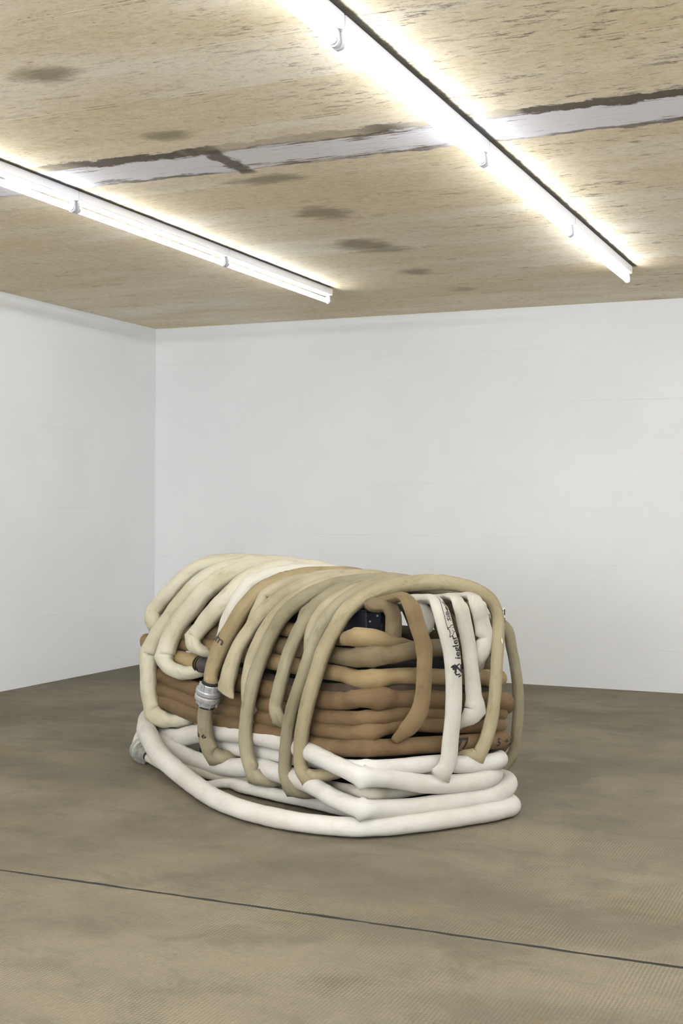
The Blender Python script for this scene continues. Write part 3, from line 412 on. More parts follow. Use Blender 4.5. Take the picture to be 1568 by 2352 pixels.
 dict(id='C5',mat='brown',flat=0.8,lens=0.4,label='reddish brown coil with a raised pinch at the front corner, above the middle',group='hoses coiled around the bundle sides',pts=[(-3.051,5.576,.489,-.55,-.82,.12,.0466),(-2.903,5.477,.493,-.55,-.82,.12,.0455),(-2.748,5.373,.496,-.55,-.82,.15,.0443),(-2.466,5.185,.501,-.55,-.82,.18,.0422),(-2.315,5.085,.505,-.55,-.81,.2,.0411),(-2.174,4.995,.522,-.54,-.8,.25,.0401),(-2.043,4.908,.551,.83,-.56,0,.0391),(-1.998,4.939,.551,.83,-.56,0,.0499,'k'),(-1.956,5.037,.536,.83,-.56,0,.0397),(-1.894,5.129,.528,.83,-.56,0,.0401),(-1.837,5.214,.518,.83,-.56,0,.0405),(-1.713,5.398,.497,.83,-.56,0,.0414),(-1.628,5.506,.484,.83,-.56,0,.0419),(-1.628,5.541,.47,.98,.19,0,.0421),(-1.767,5.622,.47,.56,.83,0,.0431),(-1.905,5.686,.465,.56,.83,0,.0439),(-2.367,5.985,.465,.56,.83,0,.0473),(-2.952,6.368,.465,.56,.83,0,.0516)]),
 dict(id='C6',mat='brown',flat=0.8,lens=0.3,label='brown coil that begins upper left below the tan hose and narrows along the end',group='hoses coiled around the bundle sides',pts=[(-3.61,6.287,.42,0,0,1,.0458),(-3.711,6.066,.42,0,0,1,.0448),(-3.735,6.032,.434,-.56,-.83,.03,.0446),(-3.538,5.898,.418,-.56,-.83,.02,.0433),(-3.336,5.761,.404,-.56,-.83,.02,.042),(-3.007,5.54,.403,-.56,-.83,.02,.0399),(-2.741,5.361,.42,-.56,-.83,.03,.0382),(-2.46,5.172,.427,-.56,-.83,.05,.0364),(-2.308,5.07,.431,-.56,-.83,.05,.0354),(-2.165,4.975,.449,-.56,-.83,.08,.0345),(-2.038,4.916,.468,.83,-.56,0,.0338,'k'),(-1.968,5.019,.471,.83,-.56,0,.0342),(-1.907,5.111,.471,.83,-.56,0,.0346),(-1.835,5.235,.455,.83,-.56,0,.0351),(-1.717,5.41,.438,.83,-.56,0,.0359),(-1.649,5.511,.428,.83,-.56,0,.0363),(-1.717,5.517,.41,.94,.33,0,.0365),(-1.919,5.665,.41,.56,.83,0,.0379),(-2.381,5.964,.41,.56,.83,0,.0408),(-3.049,6.403,.41,.56,.83,0,.045),(-3.401,6.508,.41,-.41,.91,0,.0465)]),
 dict(id='C7',mat='brown',flat=0.8,lens=0.4,label='brown coil sagging at the front corner just under the narrow one',group='hoses coiled around the bundle sides',pts=[(-3.61,6.287,.35,0,0,1,.0446),(-3.711,6.066,.35,0,0,1,.0436),(-3.721,6.009,.36,-.56,-.83,-.01,.0433),(-3.525,5.877,.349,-.56,-.83,-.01,.042),(-3.323,5.741,.339,-.56,-.83,-.01,.0408),(-2.996,5.52,.346,-.56,-.83,-.01,.0387),(-2.73,5.341,.361,-.56,-.83,0,.037),(-2.449,5.151,.373,-.56,-.83,.01,.0353),(-2.269,5.03,.384,-.56,-.83,.01,.0341),(-2.128,4.935,.398,-.56,-.83,.02,.0332),(-2.029,4.912,.411,.83,-.56,0,.0391,'k'),(-1.986,4.993,.423,.83,-.56,0,.0332),(-1.938,5.065,.43,.83,-.56,0,.0335),(-1.837,5.214,.412,.83,-.56,0,.0341),(-1.713,5.399,.389,.83,-.56,0,.0348),(-1.648,5.495,.378,.83,-.56,0,.0352),(-1.714,5.521,.345,.94,.33,0,.0355),(-1.916,5.669,.345,.56,.83,0,.0369),(-2.378,5.968,.345,.56,.83,0,.0397),(-3.047,6.407,.345,.56,.83,0,.0439),(-3.398,6.512,.345,-.41,.91,0,.0453)]),
 dict(id='C8',mat='brown',flat=0.8,lens=0.3,label='lowest brown coil lying on the white base hoses, marked with black figures at right',group='hoses coiled around the bundle sides',pts=[(-3.544,6.242,.28,0,0,1,.0477),(-3.623,6.054,.28,0,0,1,.0468),(-3.639,5.942,.299,-.56,-.83,-.02,.0462),(-3.557,5.887,.3,-.56,-.83,-.02,.0456),(-3.469,5.828,.296,-.56,-.83,-.02,.045),(-3.312,5.722,.285,-.56,-.83,-.02,.0439),(-2.985,5.501,.293,-.56,-.83,-.02,.0417),(-2.721,5.323,.3,-.56,-.83,-.02,.0399),(-2.441,5.134,.31,-.56,-.83,-.02,.038),(-2.29,5.032,.316,-.56,-.83,-.01,.037),(-2.147,4.935,.334,-.56,-.83,-.01,.036),(-2.038,4.898,.35,.83,-.56,0,.0372,'k'),(-1.963,5.009,.341,.83,-.56,0,.0359),(-1.889,5.119,.336,.83,-.56,0,.0364),(-1.731,5.335,.325,.83,-.56,0,.0373),(-1.664,5.434,.321,.83,-.56,0,.0377),(-1.627,5.49,.321,.83,-.56,0,.038),(-1.662,5.528,.28,.94,.33,0,.0383),(-1.863,5.676,.28,.56,.83,0,.0398),(-2.358,5.997,.28,.56,.83,0,.0431),(-2.944,6.38,.28,.56,.83,0,.047)]),
 dict(id='F1',mat='white',flat=0.92,lens=0.1,label='longest white base hose, lying on the floor and rising into a loop at far left',group='white hoses looped around the base',pts=[(-3.622,6.126,.21,0,0,1,.0543),(-3.696,6.019,.215,-.09,-.66,.75,.0538),(-3.759,6.028,.2,-.09,-.66,.75,.0541),(-3.729,5.941,.175,-.09,-.66,.75,.0534),(-3.549,5.701,.13,-.09,-.66,.75,.0511),(-3.394,5.538,.095,-.09,-.66,.75,.0495),(-3.268,5.432,.075,-.09,-.66,.75,.0483),(-3.123,5.31,.058,-.09,-.66,.75,.047),(-2.96,5.169,.047,-.09,-.66,.75,.0455),(-2.789,5.024,.043,-.09,-.66,.75,.044),(-2.489,4.857,.043,-.09,-.66,.75,.0419),(-2.262,4.804,.043,-.09,-.66,.75,.0408),(-2.11,4.811,.043,-.09,-.66,.75,.0404),(-2.028,4.833,.043,-.09,-.66,.75,.0394,'K'),(-1.951,4.885,.043,-.09,-.66,.75,.0404),(-1.857,4.985,.043,-.09,-.66,.75,.0408),(-1.69,5.213,.043,-.09,-.66,.75,.0419),(-1.604,5.367,.043,-.09,-.66,.75,.0427),(-1.583,5.44,.043,-.09,-.66,.75,.0432),(-1.673,5.583,.045,.94,.18,.29,.0445),(-2.029,5.77,.045,.54,.79,.29,.0469),(-2.784,6.26,.045,.54,.79,.29,.0527),(-3.25,6.285,.045,0,0,1,.0543)]),
 dict(id='F2',mat='white',flat=0.92,lens=0.1,label='white base hose second from the floor at the end face',group='white hoses looped around the base',pts=[(-3.722,6.121,.17,0,0,1,.0522),(-3.751,6.02,.138,-.56,-.83,0,.0516),(-3.601,5.883,.099,-.56,-.83,0,.0503),(-3.486,5.793,.084,-.56,-.83,0,.0493),(-3.348,5.712,.065,-.56,-.83,0,.0484),(-3.156,5.594,.064,-.56,-.83,0,.047),(-2.975,5.484,.086,-.56,-.83,0,.0457),(-2.875,5.429,.105,-.56,-.83,0,.0451),(-2.735,5.335,.131,-.56,-.83,0,.044),(-2.582,5.208,.144,-.56,-.83,0,.0427),(-2.447,5.104,.152,-.56,-.83,0,.0416),(-2.317,5.005,.149,-.56,-.83,0,.0406),(-2.165,4.89,.132,-.56,-.83,0,.0393),(-2.012,4.803,.124,.83,-.56,0,.0383,'K'),(-1.931,4.931,.106,.83,-.56,0,.0389),(-1.809,5.113,.098,.83,-.56,0,.0398),(-1.696,5.29,.098,.83,-.56,0,.0406),(-1.631,5.394,.102,.83,-.56,0,.0412),(-1.62,5.536,.12,.94,.18,.29,.0421),(-1.946,5.714,.12,.54,.79,.29,.0442),(-2.784,6.26,.12,.54,.79,.29,.0504),(-3.25,6.285,.12,0,0,1,.0519)]),
 dict(id='F3',mat='white',flat=0.9,lens=0.1,label='white base hose looping back at far left and kinked at the front corner',group='white hoses looped around the base',pts=[(-3.534,6.043,.24,0,0,1,.0511),(-3.687,6.05,.178,-.56,-.83,0,.0516),(-3.719,6.035,.145,-.56,-.83,0,.0516),(-3.63,5.938,.118,-.56,-.83,0,.0507),(-3.504,5.854,.127,-.56,-.83,0,.0498),(-3.3,5.716,.186,-.56,-.83,0,.0483),(-3.024,5.53,.244,-.56,-.83,0,.0462),(-2.877,5.43,.262,-.56,-.83,0,.0451),(-2.702,5.312,.277,-.56,-.83,0,.0438),(-2.528,5.183,.284,-.56,-.83,0,.0424),(-2.356,5.043,.285,-.56,-.83,0,.0409),(-2.166,4.891,.273,-.56,-.83,0,.0393),(-2.01,4.805,.251,.83,-.56,0,.0383,'K'),(-1.944,4.913,.232,.83,-.56,0,.0388),(-1.834,5.075,.188,.83,-.56,0,.0396),(-1.737,5.238,.169,.83,-.56,0,.0404),(-1.66,5.36,.173,.83,-.56,0,.041),(-1.668,5.483,.175,.94,.18,.29,.0419),(-1.955,5.701,.18,.54,.79,.29,.0442),(-2.784,6.26,.18,.54,.79,.29,.0504),(-3.25,6.285,.2,0,0,1,.0519)]),
 dict(id='F4',mat='white',flat=0.9,lens=0.1,label='topmost white base hose, directly under the lowest brown coil',group='white hoses looped around the base',pts=[(-3.417,6.036,.24,0,0,1,.0461),(-3.68,6.069,.178,-.56,-.83,0,.0353),(-3.554,5.972,.188,-.56,-.83,0,.0369),(-3.316,5.787,.161,-.56,-.83,0,.0377),(-3.06,5.596,.165,-.56,-.83,0,.0382),(-2.764,5.39,.192,-.56,-.83,0,.0364),(-2.563,5.255,.211,-.56,-.83,0,.0352),(-2.375,5.128,.233,-.56,-.83,0,.034),(-2.191,4.992,.25,-.56,-.83,0,.0328),(-2.015,4.861,.274,.83,-.56,0,.0369,'k'),(-1.941,4.953,.269,.83,-.56,0,.0355),(-1.868,5.061,.266,.83,-.56,0,.036),(-1.809,5.166,.26,.83,-.56,0,.0365),(-1.741,5.249,.246,.83,-.56,0,.0368),(-1.689,5.327,.24,.83,-.56,0,.0372),(-1.633,5.428,.242,.83,-.56,0,.0376),(-1.678,5.539,.235,.94,.18,.29,.0384),(-1.944,5.718,.24,.54,.79,.29,.0402),(-2.784,6.26,.24,.54,.79,.29,.0458),(-3.25,6.285,.24,0,0,1,.0472)]),
 dict(id='F5',mat='creamwhite',flat=0.8,lens=0.3,label='creamy white inner hose pinched behind the front corner of the base',group='white hoses looped around the base',pts=[(-3.375,5.694,.026,-.09,-.66,.75,.0242),(-3.168,5.564,.028,-.09,-.66,.75,.0255),(-2.98,5.494,.03,-.09,-.66,.75,.0271),(-2.768,5.4,.05,-.09,-.66,.75,.0304),(-2.54,5.3,.076,-.56,-.83,0,.0285),(-2.335,5.155,.118,-.56,-.83,0,.0265),(-2.156,5.005,.148,-.56,-.83,0,.0264),(-2.014,4.898,.165,.83,-.56,0,.0301),(-1.975,4.992,.151,.83,-.56,0,.0269),(-1.893,5.131,.148,.83,-.56,0,.0237),(-1.79,5.338,.143,.83,-.56,0,.0244)]),
 dict(id='F6',mat='white',flat=0.8,lens=0.3,label='white inner hose lying on the floor behind the long curved one',group='white hoses looped around the base',pts=[(-3.029,5.297,.028,-.09,-.66,.75,.0243),(-2.955,5.407,.028,-.09,-.66,.75,.0257),(-2.823,5.332,.036,-.09,-.66,.75,.0322),(-2.604,5.252,.036,-.09,-.66,.75,.0313),(-2.4,5.184,.036,-.09,-.66,.75,.0306),(-2.199,5.104,.036,-.09,-.66,.75,.0297),(-2.061,5.062,.04,-.09,-.66,.75,.0274)]),
 dict(id='F7',mat='creamwhite',flat=0.8,lens=0.3,label='thinner white hose coming from the coupling that stands on the floor at left',group='white hoses looped around the base',pts=[(-3.561,5.696,.05,-.09,-.66,.75,.0267),(-3.526,5.677,.045,-.09,-.66,.75,.0265),(-3.45,5.638,.034,-.09,-.66,.75,.0285),(-3.33,5.547,.03,-.09,-.66,.75,.029),(-3.208,5.454,.03,-.09,-.66,.75,.0284)]),
 dict(id='F8',mat='white',flat=0.8,lens=0.3,label='white hose end dropping behind the base loop into the standing coupling',group='white hoses looped around the base',pts=[(-3.741,5.875,.085,-.09,-.66,.75,.0345),(-3.763,5.928,.105,-.09,-.66,.75,.0348),(-3.779,6,.13,-.09,-.66,.75,.0375),(-3.77,6.059,.15,-.09,-.66,.75,.0401),(-3.835,6.222,.15,0,0,1,.0387)]),
]
# ------------------------------------------------------------------ bundle frame: origin at its front floor corner, u along the end face, v along the long side
ANG = math.radians(146)
G0 = Vector((-2.037, 4.864, 0)); EV = Vector((math.cos(ANG), math.sin(ANG), 0)); EU = Vector((math.sin(ANG), -math.cos(ANG), 0)); EZ = Vector((0, 0, 1))
def B(u, v, z): return G0+EU*u+EV*v+EZ*z
BF = Matrix((EU, EV, EZ)).transposed().to_4x4(); BF.translation = G0

# ------------------------------------------------------------------ hoses
SEG = 28
def catmull(P, k, t):
    p0, p1, p2, p3 = P[max(k-1, 0)], P[k], P[k+1], P[min(k+2, len(P)-1)]
    # centripetal-ish: chord scaled tangents
    d = (p2[:3]-p1[:3]).length if isinstance(p1, Vector) else 1
    return p1, p2, p0, p3
class Hose:
    """a soft hose swept along points (x, y, z, outward normal, half width)"""
    def __init__(s, spec):
        pts = spec['pts']; s.flat = spec['flat']; s.lens = spec['lens']; s.spec = spec; s.seam = spec['id'][0] in 'WE'
        P = [Vector(p[:3]) for p in pts]; N = [Vector(p[3:6]) for p in pts]; Wd = [p[6] for p in pts]; fl = [p[7] if len(p) > 7 else '' for p in pts]
        n = len(P); samp = []     # (pos, normal, width, pinch)
        def tang(k, side):
            # side -1: arriving tangent, +1: leaving tangent (differs at a sharp kink)
            a = P[k]-P[k-1] if k > 0 else None; b = P[k+1]-P[k] if k < n-1 else None
            if a is None: return b.normalized()
            if b is None: return a.normalized()
            if 'K' in fl[k]: return (a if side < 0 else b).normalized()
            la, lb = a.length, b.length
            return (a/la*lb+b/lb*la).normalized() if la*lb > 0 else b.normalized()
        for k in range(n-1):
            L = (P[k+1]-P[k]).length; m = max(2, int(L/.011)); t0 = tang(k, 1)*L; t1 = tang(k+1, -1)*L
            for i in range(m):
                t = i/m; t2, t3 = t*t, t*t*t
                pos = P[k]*(2*t3-3*t2+1)+t0*(t3-2*t2+t)+P[k+1]*(-2*t3+3*t2)+t1*(t3-t2)
                e = t*t*(3-2*t)
                samp.append((pos, N[k].lerp(N[k+1], e), Wd[k]+(Wd[k+1]-Wd[k])*e, fl[k] if i == 0 else '', k+t))
        samp.append((P[-1], N[-1], Wd[-1], '', n-1))
        # thin out the rings right beside a sharp kink so its inner side folds into one crease
        S = [q[0] for q in samp]; cum = [0]
        for a, b in zip(S, S[1:]): cum.append(cum[-1]+(b-a).length)
        kk = [i for i, q in enumerate(samp) if 'K' in q[3]]
        keep = []
        for i, q in enumerate(samp):
            ok = True
            for j in kk:
                if i != j and abs(cum[i]-cum[j]) < q[2]*.34: ok = False
            if ok: keep.append(i)
        rnd = random.Random(spec['id']); ph = rnd.random()*50
        s.kinks = []; rings = []; cen = []; s.cum = []; s.par = []; prevT = None
        for a, i in enumerate(keep):
            pos, nn, w, f, par = samp[i]
            ip = keep[a-1] if a else i; iq = keep[a+1] if a < len(keep)-1 else i
            T = ((pos-S[ip]).normalized()+(S[iq]-pos).normalized()) if ip != i and iq != i else (S[iq]-S[ip])
            T = T.normalized() if T.length > 1e-5 else prevT
            prevT = T
            Nn = nn-T*nn.dot(T)
            if Nn.length < .05: Nn = rings_n if a else Vector((0, 0, 1))-T*T.z
            Nn.normalize(); rings_n = Nn
            Bn = T.cross(Nn).normalized()
            wob = 1+.05*noise.noise(Vector((cum[i]*7, ph, 0)))+.03*noise.noise(Vector((cum[i]*22, ph, 5)))
            w *= wob; t = w*s.flat*(1+.06*noise.noise(Vector((cum[i]*9, ph, 9))))
            sk = 1.0
            if 'K' in f and ip != i and iq != i:
                c = (pos-S[ip]).normalized().dot((S[iq]-pos).normalized()); sk = min(1/max(math.sqrt(max((1+c)/2, .01)), .62), 1.45)
            crease = None; near = 0
            if 'K' in f and ip != i and iq != i:
                cv = (S[iq]-pos).normalized()-(pos-S[ip]).normalized()
                if cv.length > .05: crease = cv.normalized()
                s.kinks.append((len(rings), crease))
            for j in kk:
                if j != i: near = max(near, math.exp(-((abs(cum[i]-cum[j])-.03)/.018)**2))
            pin = 0
            for j in range(len(samp)):
                if 'k' in samp[j][3]: pin = max(pin, math.exp(-((cum[i]-cum[j])/.018)**2))
            R = []
            for q in range(SEG):
                th = 2*math.pi*q/SEG; c, sn = math.cos(th), math.sin(th)
                x = w*c*sk; y = t*sn*(abs(sn)**(s.lens*.8))
                if s.seam:
                    g = 1+.08*math.exp(-((c-.74)/.08)**2)*(1 if sn > 0 else 0)+.055*math.exp(-((c+.80)/.08)**2)*(1 if sn > 0 else 0); x *= g; y *= g
                if s.spec['id'] == 'W7' and cum[i] < .09: x *= 1+.22*(1-cum[i]/.09); y *= .55+.45*cum[i]/.09
                if pin: x *= 1+.12*pin*max(abs(c)-.2, 0); y *= 1-.10*pin
                if crease is not None:
                    g = (Bn*c+Nn*sn).dot(crease)
                    f = 1-.42*max(g, 0)+.10*max(-g, 0); x *= f; y *= f
                elif near:
                    x *= 1+.05*near; y *= 1+.05*near
                # soft dents
                y *= 1+.07*noise.noise(Vector((cum[i]*12, ph+c*.8, sn)))
                R.append(pos+Bn*x+Nn*y)
            rings.append(R); cen.append(pos); s.cum.append(cum[i]); s.par.append(par)
        s.rings = rings; s.cen = cen
        s.widths = [ (r[0]-r[SEG//2]).length/2 for r in rings]
    def build(s, mat):
        vs = []; fs = []; uv = []
        base = Vector((sum(c.x for c in s.cen)/len(s.cen), sum(c.y for c in s.cen)/len(s.cen), min(v.z for r in s.rings for v in r)))
        per = 2*math.pi*.036
        rings = list(s.rings); cum = list(s.cum); cen = list(s.cen)
        # rounded closed ends
        def cap(r, c, d):
            return [[c+(v-c)*f+d*g for v in r] for f, g in ((.93, .010), (.72, .021), (.35, .027))]
        d0 = (cen[0]-cen[1]).normalized(); d1 = (cen[-1]-cen[-2]).normalized()
        if s.spec['id'] == 'W7':      # squeezed flat like a fish tail
            c0 = [[cen[0]+(v-cen[0])*f+d0*g for v in rings[0]] for f, g in ((1.04, .006), (1.02, .012), (.8, .014))]
        else: c0 = cap(rings[0], cen[0], d0)
        c1 = cap(rings[-1], cen[-1], d1)
        rings = c0[::-1]+rings+c1; cum = [cum[0]-.03, cum[0]-.02, cum[0]-.01]+cum+[cum[-1]+.01, cum[-1]+.02, cum[-1]+.03]
        m = SEG+1
        for r, L in zip(rings, cum):
            for q in range(m):
                vs.append(r[q % SEG]-base); uv.append((per*q/SEG, L))
        for a in range(len(rings)-1):
            for q in range(SEG):
                i = a*m+q; fs.append((i, i+1, i+m+1, i+m))
        me_v = vs; n0 = len(vs)
        fs.append(tuple(range(SEG-1, -1, -1))); fs.append(tuple((len(rings)-1)*m+q for q in range(SEG)))
        # weld the seam column for shape, keep its own UV through loops
        remap = [i-SEG if i % m == SEG else i for i in range(n0)]
        idx = {}; nv = []
        for i in range(n0):
            if i % m != SEG: idx[i] = len(nv); nv.append(vs[i])
        me = bpy.data.meshes.new('fire_hose'); me.from_pydata(nv, [], [tuple(idx[remap[i]] for i in f) for f in fs]); me.update()
        me.polygons.foreach_set('use_smooth', [True]*len(me.polygons))
        ul = me.uv_layers.new(name='UVMap'); ul.data.foreach_set('uv', [c for f in fs for i in f for c in uv[i]])
        me.materials.append(mat)
        if s.kinks:      # folds read as hard creases on their inner side
            ring_of = {}
            for ki, cv in s.kinks:
                for q in range(SEG):
                    if cv is None or (s.rings[ki][q]-s.cen[ki]).dot(cv) > 0: ring_of[idx[(ki+3)*m+q]] = ki
            sh = [False]*len(me.edges)
            for ed in me.edges:
                a, b = ed.vertices
                if a in ring_of and b in ring_of and ring_of[a] == ring_of[b]: sh[ed.index] = True
            at = me.attributes.new('sharp_edge', 'BOOLEAN', 'EDGE'); at.data.foreach_set('value', sh)
        o = link(bpy.data.objects.new('fire_hose', me)); o.location = base
        tag(o, s.spec['label'], 'hose', s.spec['group'])
        s.o = o; s.base = base
        return o
    def surf(s, L, lat, off=.0012):
        """point on the skin at arc length L and lateral position lat in -1..1 (cos of the ring angle), outward side"""
        i = 0
        while i < len(s.cum)-2 and s.cum[i+1] < L: i += 1
        t = (L-s.cum[i])/max(s.cum[i+1]-s.cum[i], 1e-6); t = min(max(t, 0), 1)
        th = math.acos(min(max(lat, -.985), .985))/(2*math.pi)*SEG
        q = int(th); f = th-q
        def at(r): return r[q].lerp(r[(q+1) % SEG], f)
        p = at(s.rings[i]).lerp(at(s.rings[i+1]), t); c = s.cen[i].lerp(s.cen[i+1], t)
        return p+(p-c).normalized()*off
    def length_at(s, k):
        j = min(range(len(s.par)), key=lambda a: abs(s.par[a]-k)); return s.cum[j]
    def width_at(s, L):
        j = min(range(len(s.cum)), key=lambda a: abs(s.cum[a]-L)); return s.widths[j]

def glyphs(text, size, shear=0.0, bold=0.0):
    cu = bpy.data.curves.new('lettering', 'FONT'); cu.body = text; cu.size = size; cu.shear = shear; cu.offset = bold
    cu.align_x = 'CENTER'; cu.align_y = 'CENTER'; cu.resolution_u = 2
    ob = bpy.data.objects.new('lettering', cu); COL.objects.link(ob)
    dg = bpy.context.evaluated_depsgraph_get(); dg.update()
    me = ob.evaluated_get(dg).to_mesh()
    bm = bmesh.new(); bm.from_mesh(me)
    ob.evaluated_get(dg).to_mesh_clear(); bpy.data.objects.remove(ob); bpy.data.curves.remove(cu)
    bmesh.ops.triangulate(bm, faces=bm.faces)
    for _ in range(2):
        bmesh.ops.subdivide_edges(bm, edges=[e for e in bm.edges if e.calc_length() > size*.16], cuts=1)
        bmesh.ops.triangulate(bm, faces=bm.faces)
    return bm
def printed(h, bm, L0, lat0, ax, ay, mat, off=.0014, name='lettering'):
    """wrap flat artwork onto a hose: ax, ay are (along, across) directions of the artwork's x and y"""
    w = h.width_at(L0)
    for v in bm.verts:
        x, y = v.co.x, v.co.y
        L = L0+x*ax[0]+y*ay[0]; lat = lat0+(x*ax[1]+y*ay[1])/w
        v.co = h.surf(L, lat, off)-h.base
    return bm_obj(name, bm, mat, h.o)
def strokes(lines, wd):
    """flat line art: polylines drawn with thin quads"""
    bm = bmesh.new()
    for ln in lines:
        for (x0, y0), (x1, y1) in zip(ln, ln[1:]):
            dx, dy = x1-x0, y1-y0; l = math.hypot(dx, dy) or 1; m = max(1, int(l/.006)); nx, ny = -dy/l*wd/2, dx/l*wd/2
            ex, ey = dx/l*wd*.3, dy/l*wd*.3
            prev = None
            for k in range(m+1):
                t = k/m; px = x0-ex+(dx+2*ex)*t; py = y0-ey+(dy+2*ey)*t
                pr = (bm.verts.new((px+nx, py+ny, 0)), bm.verts.new((px-nx, py-ny, 0)))
                if prev: bm.faces.new((prev[0], prev[1], pr[1], pr[0]))
                prev = pr
    return bm

H = {}
for spec in HOSES:
    h = Hose(spec); h.build(FAB[spec['mat']]); H[spec['id']] = h

# lettering on the white hanging hose
h = H['E3']
UP, LEFT = (-1, 0), (0, 1)        # artwork x runs up the hose, artwork y points to the left of the picture
LZ = h.length_at(8.15)
printed(h, glyphs('iegler', .045, .25, .0009), h.length_at(6.05), -.36, UP, LEFT, M_INK)
printed(h, glyphs('Z', .052, .2, .0022), h.length_at(6.80), -.36, UP, LEFT, M_INK)
fl = bmesh.new()
fp = [(-.012, 0), (-.006, .009), (.0, .007), (.002, .016), (.009, .011), (.013, .003), (.008, -.004), (0, -.002)]
fl.faces.new([fl.verts.new((x, y, 0)) for x, y in fp]); bmesh.ops.triangulate(fl, faces=fl.faces)
printed(h, fl, h.length_at(6.70), .20, UP, LEFT, M_INK, name='emblem')
printed(h, strokes([[(-.02, -.004), (-.02, .016), (-.008, .022)], [(.004, .014), (.018, .010), (.022, -.006)], [(-.026, -.012), (-.03, .004)]], .006), h.length_at(6.78), -.36, UP, LEFT, M_INK, name='emblem')
printed(h, glyphs('Silberfu', .031, .2, .0006), h.length_at(4.3), -.40, UP, LEFT, M_INK)
# banner outline around the second word, with the animal head at its lower end
fox = [(-.020, -.021), (-.034, -.021), (-.030, -.006), (-.040, .008), (-.040, .026), (-.026, .017), (-.012, .019), (-.004, .026), (-.006, .010), (.0, .004), (.0, -.012), (-.006, -.021), (-.020, -.021)]
printed(h, strokes([[(x, y*.9) for x, y in fox], [(-.026, -.004), (-.022, -.001)], [(-.012, -.008), (-.010, -.005)]], .0030), h.length_at(4.98), -.46, UP, LEFT, M_INK, name='emblem')
printed(h, strokes([[(-.075, .022), (-.05, .024), (.0, .024), (.05, .022), (.075, .020)], [(-.075, -.020), (-.02, -.021), (.05, -.021), (.075, -.020)]], .0026), h.length_at(4.3), -.46, UP, LEFT, M_INK)
# length marks and codes
h = H['W5']
UPW, RIGHTW = (1, 0), (0, 1)
printed(h, glyphs('0m', .062, 0, .0010), h.length_at(3.42), .12, RIGHTW, UPW, M_INKPURPLE)
printed(h, glyphs('c c c', .042, 0, .0006), h.length_at(7.45), -.12, (1, 0), (0, -1), M_INKGREY)
h = H['W5b']
printed(h, glyphs('9 m', .040, 0, .0012), h.length_at(4.12), .18, (0, -1), (-1, 0), M_INK)
printed(h, glyphs('2', .04, 0, -.0006), h.length_at(4.6), .55, (0, -1), (-1, 0), M_INKGREY)
h = H['C8']
kx = {'77': (13.75, .0), '5': (15.1, .1), '+': (15.6, .1), '7': (16.05, .1)}
for tx, (kp, lt) in kx.items():
    printed(h, glyphs(tx, .062 if tx == '77' else .045 if tx != '+' else .03, .15, .0022 if tx == '77' else .001), h.length_at(kp), lt, (1, 0), (0, -1), M_INK)
h = H['E3'] if 'E3' in H else None
# white scuff on the tan leg at right
h = H['W14']
sc_ = bmesh.new(); sc_.faces.new([sc_.verts.new((x, y, 0)) for x, y in ((-.013, 0), (0, .0042), (.014, .001), (.002, -.0045))])
printed(h, sc_, h.length_at(19.25), -.05, (1, -.25), (0, 1), M_STRAP, name='scuff_mark')

# ------------------------------------------------------------------ couplings
def storz_half(h, p, d, r, flip, mat, lugs=6):
    """one half of a lug coupling: sleeve with grip ribs, claw flange, rubber ring; d points from the flange to the hose"""
    M = Matrix.Translation(-h.base) @ axis_matrix(p, d)
    bm = bmesh.new()
    lathe(bm, [(r*.80, .0), (r*1.0, .0), (r*1.02, .030), (r*1.02, .048), (r*.96, .052), (r*.80, .052)], 44, M)
    s = bm_obj('coupling', bm, mat, h.o); 
    for f in s.data.polygons: f.use_smooth = False
    bm = bmesh.new()
    lathe(bm, [(r*.8, -.001), (r*1.30, -.001), (r*1.38, .003), (r*1.40, .008), (r*1.40, .019), (r*1.36, .025), (r*1.02, .0265), (r*.8, .0265)], 56, M)
    bm_obj('claw_flange', bm, mat, s)
    for k in range(lugs):
        bm = bmesh.new(); a = 2*math.pi*(k+.5*flip+.28)/lugs
        box(bm, r*.94, r*1.17, -.0035, .0035, .024, .054, M @ Matrix.Rotation(a, 4, 'Z'), .0012)
        bm_obj('grip_lug', bm, mat, s)
    bm = bmesh.new()
    for k in range(0, lugs, 2):
        a0 = 2*math.pi*(k+.5*flip+.28)/lugs; a1 = a0+2*math.pi/lugs
        A = []
        for q in range(7):
            a = a0+(a1-a0)*q/6
            A.append([bm.verts.new(M @ Vector((rr*math.cos(a), rr*math.sin(a), zz))) for rr, zz in ((r*1.0, .026), (r*1.10, .026), (r*1.10, .050), (r*1.0, .053))])
        for x, y in zip(A, A[1:]):
            for j in range(4): bm.faces.new((x[j], y[j], y[(j+1) % 4], x[(j+1) % 4]))
        bm.faces.new(A[0]); bm.faces.new(A[-1][::-1])
    bmesh.ops.recalc_face_normals(bm, faces=bm.faces)
    bm_obj('grip_wall', bm, mat, s)
    bm = bmesh.new(); lathe(bm, [(r*.72, .051), (r*.93, .051), (r*.93, .062), (r*.8, .064), (r*.72, .064)], 36, M); bm_obj('rubber_ring', bm, M_RUBBER, s)
    return s
pa, pb = B(-.097, 1.168, .498), B(-.103, 1.207, .372)
mid = pa.lerp(pb, .5); ax = (pa-pb).normalized()
storz_half(H['W5'], mid+ax*.0022, ax, .045, 0, M_ALU)
storz_half(H['W5b'], mid-ax*.0022, -ax, .045, 1, M_ALU)
bm = bmesh.new(); lathe(bm, [(.03, -.003), (.058, -.003), (.058, .003), (.03, .003)], 44, Matrix.Translation(-H['W5b'].base) @ axis_matrix(mid, ax)); bm_obj('sealing_ring', bm, M_RUBBER, H['W5b'].o)
